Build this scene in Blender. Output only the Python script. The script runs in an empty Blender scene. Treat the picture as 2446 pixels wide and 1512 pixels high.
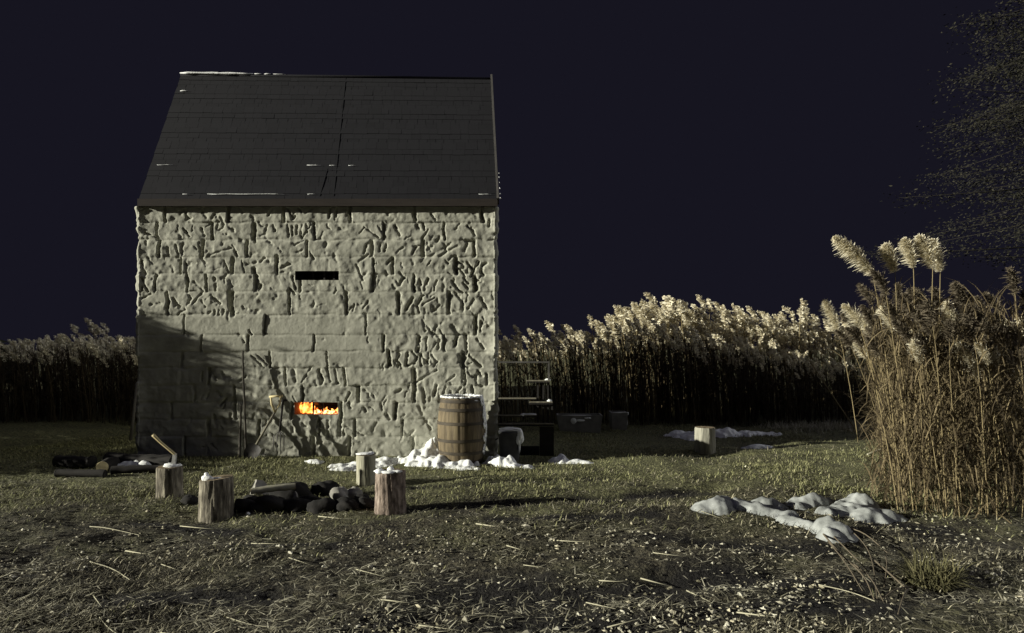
import bpy, math, random
import numpy as np
from mathutils import Vector, Matrix

random.seed(7)
rng = np.random.default_rng(11)
S = bpy.context.scene
COL = S.collection
R = math.radians

# ---------------------------------------------------------------- camera
FPX, CX, HY, EYE = 1580.0, 1223.0, 832.0, 1.5      # focal length, centre, horizon in 2446-px picture units; eye height
cd = bpy.data.cameras.new('camera')
cd.sensor_width = 36.0
cd.lens = FPX / 2446.0 * 36.0
cd.shift_y = (HY - 756.0) / 2446.0
cd.clip_start, cd.clip_end = 0.05, 900.0
cam = bpy.data.objects.new('camera', cd)
COL.objects.link(cam)
cam.location = (0, 0, EYE)
cam.rotation_euler = (R(90), 0, 0)
S.camera = cam

# ---------------------------------------------------------------- night sky, plus an added unseen glow on the right as fill light
SUN_AZ, SUN_EL = 14.5, 12.5
w = bpy.data.worlds.new('World')
S.world = w
w.use_nodes = True
nt = w.node_tree
nt.nodes.clear()
out = nt.nodes.new('ShaderNodeOutputWorld')
bg = nt.nodes.new('ShaderNodeBackground')
tc = nt.nodes.new('ShaderNodeTexCoord')
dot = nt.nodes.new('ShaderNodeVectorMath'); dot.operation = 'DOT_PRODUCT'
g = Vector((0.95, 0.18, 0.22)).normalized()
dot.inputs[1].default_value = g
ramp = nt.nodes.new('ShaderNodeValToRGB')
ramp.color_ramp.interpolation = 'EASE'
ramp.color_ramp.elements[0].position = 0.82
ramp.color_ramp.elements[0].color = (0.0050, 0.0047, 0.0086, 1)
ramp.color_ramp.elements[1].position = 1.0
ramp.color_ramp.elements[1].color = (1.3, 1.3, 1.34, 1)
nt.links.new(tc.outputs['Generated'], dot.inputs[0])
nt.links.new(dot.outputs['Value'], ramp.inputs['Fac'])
sep = nt.nodes.new('ShaderNodeSeparateXYZ')
nt.links.new(tc.outputs['Generated'], sep.inputs[0])
zr = nt.nodes.new('ShaderNodeValToRGB')                 # paler overhead sky, added out of view to lift the shadows
zr.color_ramp.elements[0].position = 0.52
zr.color_ramp.elements[0].color = (0, 0, 0, 1)
zr.color_ramp.elements[1].position = 1.0
zr.color_ramp.elements[1].color = (0.035, 0.033, 0.05, 1)
nt.links.new(sep.outputs['Z'], zr.inputs['Fac'])
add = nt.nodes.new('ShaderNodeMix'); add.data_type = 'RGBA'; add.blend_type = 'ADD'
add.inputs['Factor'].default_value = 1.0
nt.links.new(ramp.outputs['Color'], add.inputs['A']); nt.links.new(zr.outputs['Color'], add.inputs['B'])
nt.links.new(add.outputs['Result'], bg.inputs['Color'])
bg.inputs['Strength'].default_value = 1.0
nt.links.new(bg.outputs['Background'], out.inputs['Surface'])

# ---------------------------------------------------------------- the one key light: low, from the left
sl = bpy.data.lights.new('sun', 'SUN')
sl.energy = 5.0
sl.angle = R(0.5)
sl.color = (1.0, 0.965, 0.83)
so = bpy.data.objects.new('sun', sl)
COL.objects.link(so)
_a, _e = R(SUN_AZ), R(SUN_EL)
so.rotation_euler = Vector((math.cos(_e) * math.cos(_a), math.cos(_e) * math.sin(_a), -math.sin(_e))).to_track_quat('-Z', 'Y').to_euler()
so.location = (-20, -5, 8)

S.view_settings.view_transform = 'Standard'
S.view_settings.look = 'None'
S.view_settings.exposure = 0.68
S.view_settings.gamma = 1.0

# ================================================================ helpers
def P(px, py, Y):
    return Vector(((px - CX) / FPX * Y, Y, EYE - (py - HY) / FPX * Y))

def G(px, py):
    Y = EYE * FPX / (py - HY)
    return ((px - CX) / FPX * Y, Y)

def _hash(ix, iy, seed):
    h = (ix.astype(np.int64) * 374761393 + iy.astype(np.int64) * 668265263 + seed * 974634777) & 0x7fffffff
    h = ((h ^ (h >> 13)) * 1274126177) & 0x7fffffff
    return ((h ^ (h >> 16)) & 0xffff) / 65535.0

def vn(x, y, seed=0):
    x = np.asarray(x, float); y = np.asarray(y, float)
    ix, iy = np.floor(x), np.floor(y)
    fx, fy = x - ix, y - iy
    fx = fx * fx * (3 - 2 * fx); fy = fy * fy * (3 - 2 * fy)
    a = _hash(ix, iy, seed); b = _hash(ix + 1, iy, seed)
    c = _hash(ix, iy + 1, seed); d = _hash(ix + 1, iy + 1, seed)
    return (a + (b - a) * fx) * (1 - fy) + (c + (d - c) * fx) * fy - 0.5

def fbm(x, y, seed=0, n=4):
    s, a, f = 0.0, 1.0, 1.0
    for k in range(n):
        s = s + a * vn(x * f + 3.7 * k, y * f - 1.9 * k, seed + k)
        a *= 0.5; f *= 2.03
    return s

def tag(o, label=None, cat=None, group=None, kind=None):
    if label: o['label'] = label
    if cat: o['category'] = cat
    if group: o['group'] = group
    if kind: o['kind'] = kind
    return o

def mesh(name, v, f, mats, smooth=True, mi=None):
    me = bpy.data.meshes.new(name)
    v = np.asarray(v, np.float32)
    if isinstance(f, np.ndarray):
        n, k = f.shape
        me.vertices.add(len(v)); me.vertices.foreach_set('co', v.ravel())
        me.loops.add(n * k); me.loops.foreach_set('vertex_index', f.astype(np.int32).ravel())
        me.polygons.add(n)
        me.polygons.foreach_set('loop_start', np.arange(0, n * k, k, dtype=np.int32))
        me.polygons.foreach_set('loop_total', np.full(n, k, np.int32))
        me.update(calc_edges=True)
    else:
        me.from_pydata([tuple(map(float, p)) for p in v], [], [tuple(map(int, q)) for q in f])
        me.update()
    for m in (mats if isinstance(mats, (list, tuple)) else [mats]):
        me.materials.append(m)
    if mi is not None:
        me.polygons.foreach_set('material_index', np.asarray(mi, np.int32))
    me.polygons.foreach_set('use_smooth', np.full(len(me.polygons), bool(smooth)))
    me.validate()
    return me

def link(name, me, parent=None, loc=None, rot=None):
    o = bpy.data.objects.new(name, me)
    COL.objects.link(o)
    if parent is not None: o.parent = parent
    if loc is not None: o.location = loc
    if rot is not None: o.rotation_euler = rot
    return o

def empty(name, loc=(0, 0, 0), rz=0.0):
    o = bpy.data.objects.new(name, None)
    COL.objects.link(o)
    o.location = loc; o.rotation_euler = (0, 0, rz)
    o.empty_display_size = 0.1
    return o

class MB:
    """collects shapes that become ONE mesh"""
    def __init__(s): s.v = []; s.f = []; s.m = []
    def add(s, v, f, m=0):
        o = len(s.v); s.v += [tuple(p) for p in v]; s.f += [tuple(i + o for i in q) for q in f]; s.m += [m] * len(f)
    def box(s, x0, x1, y0, y1, z0, z1, m=0, mat=None):
        v = [Vector((x, y, z)) for z in (z0, z1) for x, y in ((x0, y0), (x1, y0), (x1, y1), (x0, y1))]
        if mat is not None: v = [mat @ p for p in v]
        s.add(v, [(0, 3, 2, 1), (4, 5, 6, 7), (0, 1, 5, 4), (1, 2, 6, 5), (2, 3, 7, 6), (3, 0, 4, 7)], m)
    def tube(s, pts, radii, n=8, m=0, cap=True, wob=0.0):
        pts = [Vector(p) for p in pts]
        rings = []
        for i, p in enumerate(pts):
            t = (pts[min(i + 1, len(pts) - 1)] - pts[max(i - 1, 0)]).normalized()
            a = Vector((0, 0, 1)) if abs(t.z) < 0.9 else Vector((1, 0, 0))
            u = t.cross(a).normalized(); q = t.cross(u)
            r = radii[i] if isinstance(radii, (list, tuple)) else radii
            rings.append([p + (u * math.cos(2 * math.pi * k / n) + q * math.sin(2 * math.pi * k / n)) * r * (1 + random.uniform(-wob, wob)) for k in range(n)])
        v = [p for r_ in rings for p in r_]
        f = []
        for i in range(len(rings) - 1):
            for k in range(n):
                f.append((i * n + k, i * n + (k + 1) % n, (i + 1) * n + (k + 1) % n, (i + 1) * n + k))
        if cap:
            f.append(tuple(range(n - 1, -1, -1))); f.append(tuple((len(rings) - 1) * n + k for k in range(n)))
        s.add(v, f, m)
    def build(s, name, mats, parent=None, smooth=False, loc=None, rot=None):
        return link(name, mesh(name, s.v, s.f, mats, smooth, s.m if isinstance(mats, (list, tuple)) else None), parent, loc, rot)

# ---------------------------------------------------------------- materials
def _base(name, rough):
    m = bpy.data.materials.new(name); m.use_nodes = True
    t = m.node_tree; b = t.nodes['Principled BSDF']
    b.inputs['Roughness'].default_value = rough
    b.inputs['Specular IOR Level'].default_value = 0.25
    return m, t, b

def noise_mat(name, cols, scale=(8, 8, 8), detail=6, rough=0.9, bump=0.3, bdist=0.01, lo=0.3, hi=0.7, fine=None):
    m, t, b = _base(name, rough)
    tcn = t.nodes.new('ShaderNodeTexCoord'); mp = t.nodes.new('ShaderNodeMapping')
    mp.inputs['Scale'].default_value = scale
    n = t.nodes.new('ShaderNodeTexNoise'); n.inputs['Scale'].default_value = 1.0
    n.inputs['Detail'].default_value = detail; n.inputs['Roughness'].default_value = 0.62
    r = t.nodes.new('ShaderNodeValToRGB')
    els = r.color_ramp.elements
    for i, c in enumerate(cols):
        p = lo + (hi - lo) * i / max(1, len(cols) - 1)
        e = els[i] if i < 2 else els.new(p)
        e.position = p; e.color = (*c, 1)
    t.links.new(tcn.outputs['Object'], mp.inputs['Vector']); t.links.new(mp.outputs['Vector'], n.inputs['Vector'])
    t.links.new(n.outputs['Fac'], r.inputs['Fac']); t.links.new(r.outputs['Color'], b.inputs['Base Color'])
    if bump:
        bp = t.nodes.new('ShaderNodeBump'); bp.inputs['Strength'].default_value = bump; bp.inputs['Distance'].default_value = bdist
        src = n.outputs['Fac']
        if fine:
            n2 = t.nodes.new('ShaderNodeTexNoise'); n2.inputs['Scale'].default_value = fine; n2.inputs['Detail'].default_value = 5
            t.links.new(tcn.outputs['Object'], n2.inputs['Vector']); src = n2.outputs['Fac']
        t.links.new(src, bp.inputs['Height']); t.links.new(bp.outputs['Normal'], b.inputs['Normal'])
    return m

def island_mat(name, cols, rough=0.9, trans=0.0):
    """one colour out of a range for each separate blade, leaf or chip"""
    m, t, b = _base(name, rough)
    gm = t.nodes.new('ShaderNodeNewGeometry'); r = t.nodes.new('ShaderNodeValToRGB')
    els = r.color_ramp.elements
    for i, c in enumerate(cols):
        p = i / max(1, len(cols) - 1)
        e = els[i] if i < 2 else els.new(p)
        e.position = p; e.color = (*c, 1)
    t.links.new(gm.outputs['Random Per Island'], r.inputs['Fac']); t.links.new(r.outputs['Color'], b.inputs['Base Color'])
    if trans:
        tr = t.nodes.new('ShaderNodeBsdfTranslucent'); mx = t.nodes.new('ShaderNodeMixShader'); mx.inputs[0].default_value = trans
        t.links.new(r.outputs['Color'], tr.inputs['Color'])
        t.links.new(b.outputs[0], mx.inputs[1]); t.links.new(tr.outputs[0], mx.inputs[2])
        t.links.new(mx.outputs[0], t.nodes['Material Output'].inputs['Surface'])
    return m

def fire_mat(name, c0, c1, s0, s1, scale):
    m = bpy.data.materials.new(name); m.use_nodes = True; t = m.node_tree; t.nodes.clear()
    o = t.nodes.new('ShaderNodeOutputMaterial'); e = t.nodes.new('ShaderNodeEmission')
    tcn = t.nodes.new('ShaderNodeTexCoord'); n = t.nodes.new('ShaderNodeTexNoise'); n.inputs['Scale'].default_value = scale; n.inputs['Detail'].default_value = 3
    r = t.nodes.new('ShaderNodeValToRGB'); r.color_ramp.elements[0].position = 0.35; r.color_ramp.elements[1].position = 0.62
    r.color_ramp.elements[0].color = (*c0, 1); r.color_ramp.elements[1].color = (*c1, 1)
    mr = t.nodes.new('ShaderNodeMapRange'); mr.inputs[1].default_value = 0.35; mr.inputs[2].default_value = 0.62
    mr.inputs[3].default_value = s0; mr.inputs[4].default_value = s1
    t.links.new(tcn.outputs['Object'], n.inputs['Vector']); t.links.new(n.outputs['Fac'], r.inputs['Fac']); t.links.new(n.outputs['Fac'], mr.inputs[0])
    t.links.new(r.outputs['Color'], e.inputs['Color']); t.links.new(mr.outputs[0], e.inputs['Strength']); t.links.new(e.outputs[0], o.inputs['Surface'])
    return m

M = {}
M['stone'] = noise_mat('stone_wall', [(.25, .25, .207), (.34, .34, .284), (.42, .42, .354)], (3.5, 3.5, 3.5), 8, .95, .25, .006, .3, .7, fine=60)
M['shingle'] = island_mat('roof_shingle', [(.0066, .0067, .0092), (.0092, .0093, .0122), (.0079, .008, .0107)], .95)
M['fascia'] = noise_mat('fascia_wood', [(.020, .016, .014), (.035, .028, .024)], (2, 20, 20), 5, .9, .2)
M['verge'] = noise_mat('verge_wood', [(.05, .048, .044), (.09, .085, .08)], (20, 3, 3), 5, .9, .2)
M['brick'] = noise_mat('hearth_brick', [(.10, .06, .045), (.2, .12, .09)], (9, 9, 18), 5, .95, .4)
M['iron'] = noise_mat('iron', [(.02, .02, .02), (.05, .045, .04)], (20, 20, 20), 5, .6, .3)
M['snow'] = noise_mat('snow', [(.72, .74, .73), (.84, .86, .85)], (14, 14, 14), 7, .8, .6, .02, .3, .7)
M['oldsnow'] = noise_mat('old_snow', [(.16, .17, .165), (.40, .42, .41)], (6, 6, 6), 7, .85, .6, .02, .35, .65)
M['soil'] = None
M['barrel'] = noise_mat('barrel_oak', [(.055, .043, .027), (.125, .097, .058), (.20, .16, .095)], (26, 26, 3), 7, .75, .3, .006, .3, .7)
M['barrel_hoop'] = noise_mat('barrel_hoop_iron', [(.035, .029, .022), (.085, .07, .05)], (8, 8, 20), 6, .75, .2)
M['bark'] = noise_mat('bark', [(.035, .031, .024), (.13, .116, .09), (.38, .35, .27)], (26, 26, 5), 8, .95, .8, .02, .32, .68)
M['red_bark'] = noise_mat('flaky_red_bark', [(.05, .04, .033), (.19, .15, .122), (.36, .30, .25)], (18, 18, 9), 8, .95, .9, .025, .32, .68)
M['pale_bark'] = noise_mat('smooth_pale_bark', [(.22, .21, .16), (.34, .33, .25), (.40, .39, .27)], (9, 9, 2), 6, .9, .3, .01, .3, .7)
M['grey_bark'] = noise_mat('grey_bark', [(.13, .125, .10), (.25, .245, .20), (.34, .33, .27)], (16, 16, 3), 7, .95, .5, .012, .3, .7)
M['cut'] = noise_mat('cut_wood', [(.13, .10, .065), (.27, .22, .14)], (30, 30, 30), 6, .9, .3)
M['pale_cut'] = noise_mat('fresh_cut_wood', [(.42, .36, .2), (.66, .58, .34)], (14, 14, 14), 5, .85, .2)
M['handle'] = noise_mat('handle_wood', [(.50, .42, .22), (.62, .53, .30)], (30, 30, 6), 5, .6, .1)
M['steel'] = noise_mat('axe_steel', [(.17, .17, .165), (.34, .34, .33)], (25, 25, 25), 5, .55, .1)
M['darkwood'] = noise_mat('dark_wet_wood', [(.013, .012, .011), (.03, .027, .024)], (5, 5, 30), 6, .85, .3)
M['railwood'] = noise_mat('grey_rail', [(.05, .048, .044), (.12, .115, .105)], (6, 6, 6), 5, .8, .2)
M['polewood'] = noise_mat('dark_pole_wood', [(.03, .027, .022), (.08, .072, .056)], (30, 30, 5), 5, .85, .2)
M['toolwood'] = noise_mat('weathered_tool_wood', [(.13, .12, .09), (.27, .25, .19)], (30, 30, 5), 5, .85, .2)
M['char'] = noise_mat('charred_wood', [(.003, .003, .003), (.010, .0095, .009)], (14, 14, 14), 6, .9, .8, .02)
M['soot_stone'] = noise_mat('sooty_stone', [(.008, .008, .008), (.028, .026, .024)], (7, 7, 7), 6, .95, .5, .02)
M['grey_stone'] = noise_mat('grey_stone', [(.16, .155, .14), (.32, .31, .27)], (8, 8, 8), 6, .95, .5, .02)
M['tub'] = noise_mat('tub_metal', [(.03, .03, .032), (.07, .07, .07)], (8, 8, 8), 5, .6, .2)
M['frosted'] = noise_mat('frosted_rail', [(.2, .2, .19), (.62, .64, .62)], (9, 9, 9), 5, .8, .3)
M['planter'] = noise_mat('planter_concrete', [(.14, .14, .13), (.26, .255, .235)], (6, 6, 6), 6, .95, .4)
M['green'] = island_mat('grass_blades', [(.09, .10, .042), (.22, .22, .105), (.34, .33, .18), (.16, .17, .075)], .9)
M['dead'] = island_mat('dead_grass', [(.022, .021, .016), (.055, .051, .036), (.14, .13, .085), (.50, .46, .33)], .9)
M['straw'] = island_mat('straw', [(.12, .115, .08), (.30, .285, .2), (.68, .65, .49)], .85)
M['chip'] = island_mat('pale_chips', [(.18, .17, .13), (.36, .34, .26), (.62, .60, .48)], .9)
M['frost'] = island_mat('bleached_grass', [(.3, .28, .2), (.5, .48, .36), (.62, .6, .48)], .9)
M['stalk'] = island_mat('reed_stalk', [(.09, .072, .04), (.21, .168, .088), (.33, .27, .15)], .85)
M['reedleaf'] = island_mat('reed_leaf', [(.035, .027, .016), (.10, .077, .043), (.22, .176, .10)], .9, .2)
M['plume'] = island_mat('reed_plume', [(.52, .47, .35), (.70, .65, .50), (.82, .78, .63)], .95, .3)
M['brown_plume'] = island_mat('brown_reed_plume', [(.06, .048, .033), (.13, .108, .075), (.24, .205, .15)], .95, .2)
M['shadereed'] = island_mat('shaded_reed', [(.02, .015, .01), (.05, .037, .022), (.09, .068, .04)], .9)  # darker copy of the reed colours, shade of the front rows put in
M['needle'] = island_mat('tree_foliage', [(.006, .0065, .005), (.013, .013, .009), (.034, .032, .02)], .9)
M['trunk'] = noise_mat('trunk_bark', [(.008, .007, .006), (.018, .016, .013)], (12, 12, 3), 6, .95, .5)
M['bush'] = island_mat('bush_leaf', [(.05, .055, .025), (.1, .105, .045)], .9)
M['tuft'] = island_mat('yellow_tuft', [(.05, .048, .022), (.10, .095, .045), (.16, .145, .075)], .9)
M['twig'] = island_mat('twig', [(.07, .058, .04), (.15, .125, .088)], .9)
M['flame'] = fire_mat('flame', (1, .13, .01), (1, .42, .09), .8, 4.0, 9)
M['ember'] = fire_mat('embers', (1, .10, .01), (1, .50, .20), .4, 4.5, 26)

# ================================================================ ground
RUTS = [((-1.0, 7.15), (1.3, 7.75), .12), ((-.9, 6.25), (2.2, 6.98), .13), ((2.0, 9.2), (4.5, 9.6), .1), ((1.0, 4.35), (2.4, 4.6), .16)]

DARK_STREAKS = [((950, 1168), (1450, 1142), .13), ((1000, 1214), (1660, 1178), .16), ((1180, 1246), (1560, 1240), .10), ((1640, 1375), (2010, 1392), .22), ((1080, 1395), (1560, 1400), .26),
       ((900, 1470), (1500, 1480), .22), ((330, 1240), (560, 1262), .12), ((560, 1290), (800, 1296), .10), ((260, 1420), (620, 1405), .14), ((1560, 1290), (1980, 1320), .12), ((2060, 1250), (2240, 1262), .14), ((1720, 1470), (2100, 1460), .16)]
DARK_STREAKS = [(G(*a), G(*b), r) for a, b, r in DARK_STREAKS]
def dark_streaks(x, y):
    """darker irregular streaks on the ground, 0..1"""
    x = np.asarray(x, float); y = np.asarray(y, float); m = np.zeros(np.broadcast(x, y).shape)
    for (ax, ay), (bx, by), wd in DARK_STREAKS:
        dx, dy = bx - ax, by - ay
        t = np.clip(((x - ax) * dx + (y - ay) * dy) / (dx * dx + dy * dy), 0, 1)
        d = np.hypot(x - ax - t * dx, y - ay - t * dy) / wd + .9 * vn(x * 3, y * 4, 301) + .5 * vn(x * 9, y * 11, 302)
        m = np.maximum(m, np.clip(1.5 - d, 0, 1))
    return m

def gz(x, y):
    x = np.asarray(x, float); y = np.asarray(y, float)
    fade = np.exp(-np.clip(np.hypot(x, y - 8) - 11, 0, None) / 4)
    z = .10 * vn(x * .45, y * .45, 3) + .06 * vn(x * 1.1, y * 1.7, 5) + .045 * vn(x * 2.6, y * 4.2, 9)
    near = np.clip((9.0 - y) / 4.0, 0.25, 1.0)
    z = z + near * (.022 * vn(x * 8, y * 9, 12) + .016 * vn(x * 19, y * 21, 15))
    for (ax, ay), (bx, by), wd in RUTS:
        dx, dy = bx - ax, by - ay; L2 = dx * dx + dy * dy
        t = np.clip(((x - ax) * dx + (y - ay) * dy) / L2, 0, 1)
        d = np.hypot(x - ax - t * dx, y - ay - t * dy + .05 * vn(x * 2, y * 2, 4))
        z = z - .045 * np.exp(-(d / wd) ** 2)
    # level out under the house
    u = np.clip((y - 8.6) / .5, 0, 1) * np.clip((.4 - x) / .5, 0, 1) * np.clip((x + 6) / .5, 0, 1)
    z = z * (1 - u)
    return z * fade

def ground_axis(dense0, dense1, step, far0, far1):
    a = list(np.arange(dense0, dense1 + 1e-6, step))
    s, p = step, dense1
    while p < far1: s *= 1.22; p += s; a.append(p)
    s, p = step, dense0
    while p > far0: s *= 1.22; p -= s; a.insert(0, p)
    return np.array(a)

gx = ground_axis(-7.5, 8.0, .032, -320, 320)
gy = ground_axis(3.0, 12.6, .032, -60, 560)
XX, YY = np.meshgrid(gx, gy)
ZZ = gz(XX, YY)
nx, ny = len(gx), len(gy)
idx = np.arange(nx * ny).reshape(ny, nx)
quads = np.stack([idx[:-1, :-1], idx[:-1, 1:], idx[1:, 1:], idx[1:, :-1]], -1).reshape(-1, 4)

def soil_mat():
    m, t, b = _base('soil_and_turf', .95)
    tcn = t.nodes.new('ShaderNodeTexCoord')
    sx = t.nodes.new('ShaderNodeSeparateXYZ'); t.links.new(tcn.outputs['Object'], sx.inputs[0])
    def nz(s, d, v=None):
        n = t.nodes.new('ShaderNodeTexNoise'); n.inputs['Scale'].default_value = s; n.inputs['Detail'].default_value = d
        t.links.new(tcn.outputs['Object'], n.inputs['Vector']); return n.outputs['Fac']
    def ramp_(src, p0, c0, p1, c1):
        r = t.nodes.new('ShaderNodeValToRGB'); e = r.color_ramp.elements
        e[0].position = p0; e[0].color = (*c0, 1); e[1].position = p1; e[1].color = (*c1, 1)
        t.links.new(src, r.inputs['Fac']); return r.outputs['Color']
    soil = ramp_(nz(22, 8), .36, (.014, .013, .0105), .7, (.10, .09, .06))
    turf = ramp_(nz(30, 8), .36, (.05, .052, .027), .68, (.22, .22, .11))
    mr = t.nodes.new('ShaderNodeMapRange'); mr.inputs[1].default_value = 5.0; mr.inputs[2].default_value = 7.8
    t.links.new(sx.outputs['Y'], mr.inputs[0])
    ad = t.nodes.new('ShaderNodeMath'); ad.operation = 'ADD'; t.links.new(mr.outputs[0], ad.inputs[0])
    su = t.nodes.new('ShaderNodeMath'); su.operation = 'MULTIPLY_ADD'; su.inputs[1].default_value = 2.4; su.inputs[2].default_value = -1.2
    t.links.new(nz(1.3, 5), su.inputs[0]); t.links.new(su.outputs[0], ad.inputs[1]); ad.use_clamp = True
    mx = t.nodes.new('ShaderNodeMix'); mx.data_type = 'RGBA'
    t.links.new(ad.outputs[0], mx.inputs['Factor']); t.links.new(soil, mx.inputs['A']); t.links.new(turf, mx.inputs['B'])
    at_ = t.nodes.new('ShaderNodeAttribute'); at_.attribute_name = 'dark_streaks'
    mm = t.nodes.new('ShaderNodeMix'); mm.data_type = 'RGBA'; mm.inputs['B'].default_value = (.012, .011, .010, 1)  # streaks blend the ground colour towards near-black
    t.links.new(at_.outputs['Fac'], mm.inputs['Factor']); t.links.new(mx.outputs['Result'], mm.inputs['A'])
    t.links.new(mm.outputs['Result'], b.inputs['Base Color'])
    bp = t.nodes.new('ShaderNodeBump'); bp.inputs['Strength'].default_value = .9; bp.inputs['Distance'].default_value = .03
    t.links.new(nz(45, 7), bp.inputs['Height']); t.links.new(bp.outputs['Normal'], b.inputs['Normal'])
    return m

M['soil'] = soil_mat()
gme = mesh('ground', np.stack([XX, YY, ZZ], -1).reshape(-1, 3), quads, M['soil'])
gat = gme.attributes.new('dark_streaks', 'FLOAT', 'POINT'); gat.data.foreach_set('value', dark_streaks(XX, YY).ravel().astype(np.float32))
tag(link('ground', gme), kind='structure')

def gz1(x, y): return float(gz(np.array([x]), np.array([y]))[0])

# ================================================================ the stone house
WX0, WX1, WY, WH = -5.23, -.20, 9.20, 3.47
SKX = -.09                                      # the side walls run slightly leftwards going back
BACK = 12.25
RIDGE_Y = 10.73
house = empty('stone_house', (-2.7, 9.2, 0))
tag(house, 'windowless-looking rough stone house with steep dark shingle roof and two narrow slit windows', 'house')
HINV = Vector((2.7, -9.2, 0))                   # world -> house coordinates
def hp(p): return Vector(p) + HINV

def wx(px): return (px - CX) / FPX * WY - WX0   # picture column -> u along the wall
def wz(py): return EYE - (py - HY) / FPX * WY

ROWS = [492, 531, 573, 614, 655, 697, 752, 800, 840, 879, 921, 961, 1002, 1043, 1092]
JOINTS = [
    [394, 545, 678, 836, 990, 1152], [375, 505, 607, 751, 916, 1061], [380, 484, 590, 733, 889, 1011, 1133],
    [432, 556, 660, 892, 938, 1088], [372, 447, 493, 612, 890, 988, 1135], [400, 554, 690, 827, 951, 1073],
    [440, 632, 875, 1137], [482, 594, 750, 918, 1060], [434, 645, 780, 928, 1105], [500, 682, 822, 990, 1110],
    [465, 560, 722, 855, 990, 1128], [410, 563, 697, 815, 945, 1080], [497, 620, 763, 848, 960, 1120], [440, 585, 750, 835, 985]]
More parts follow.
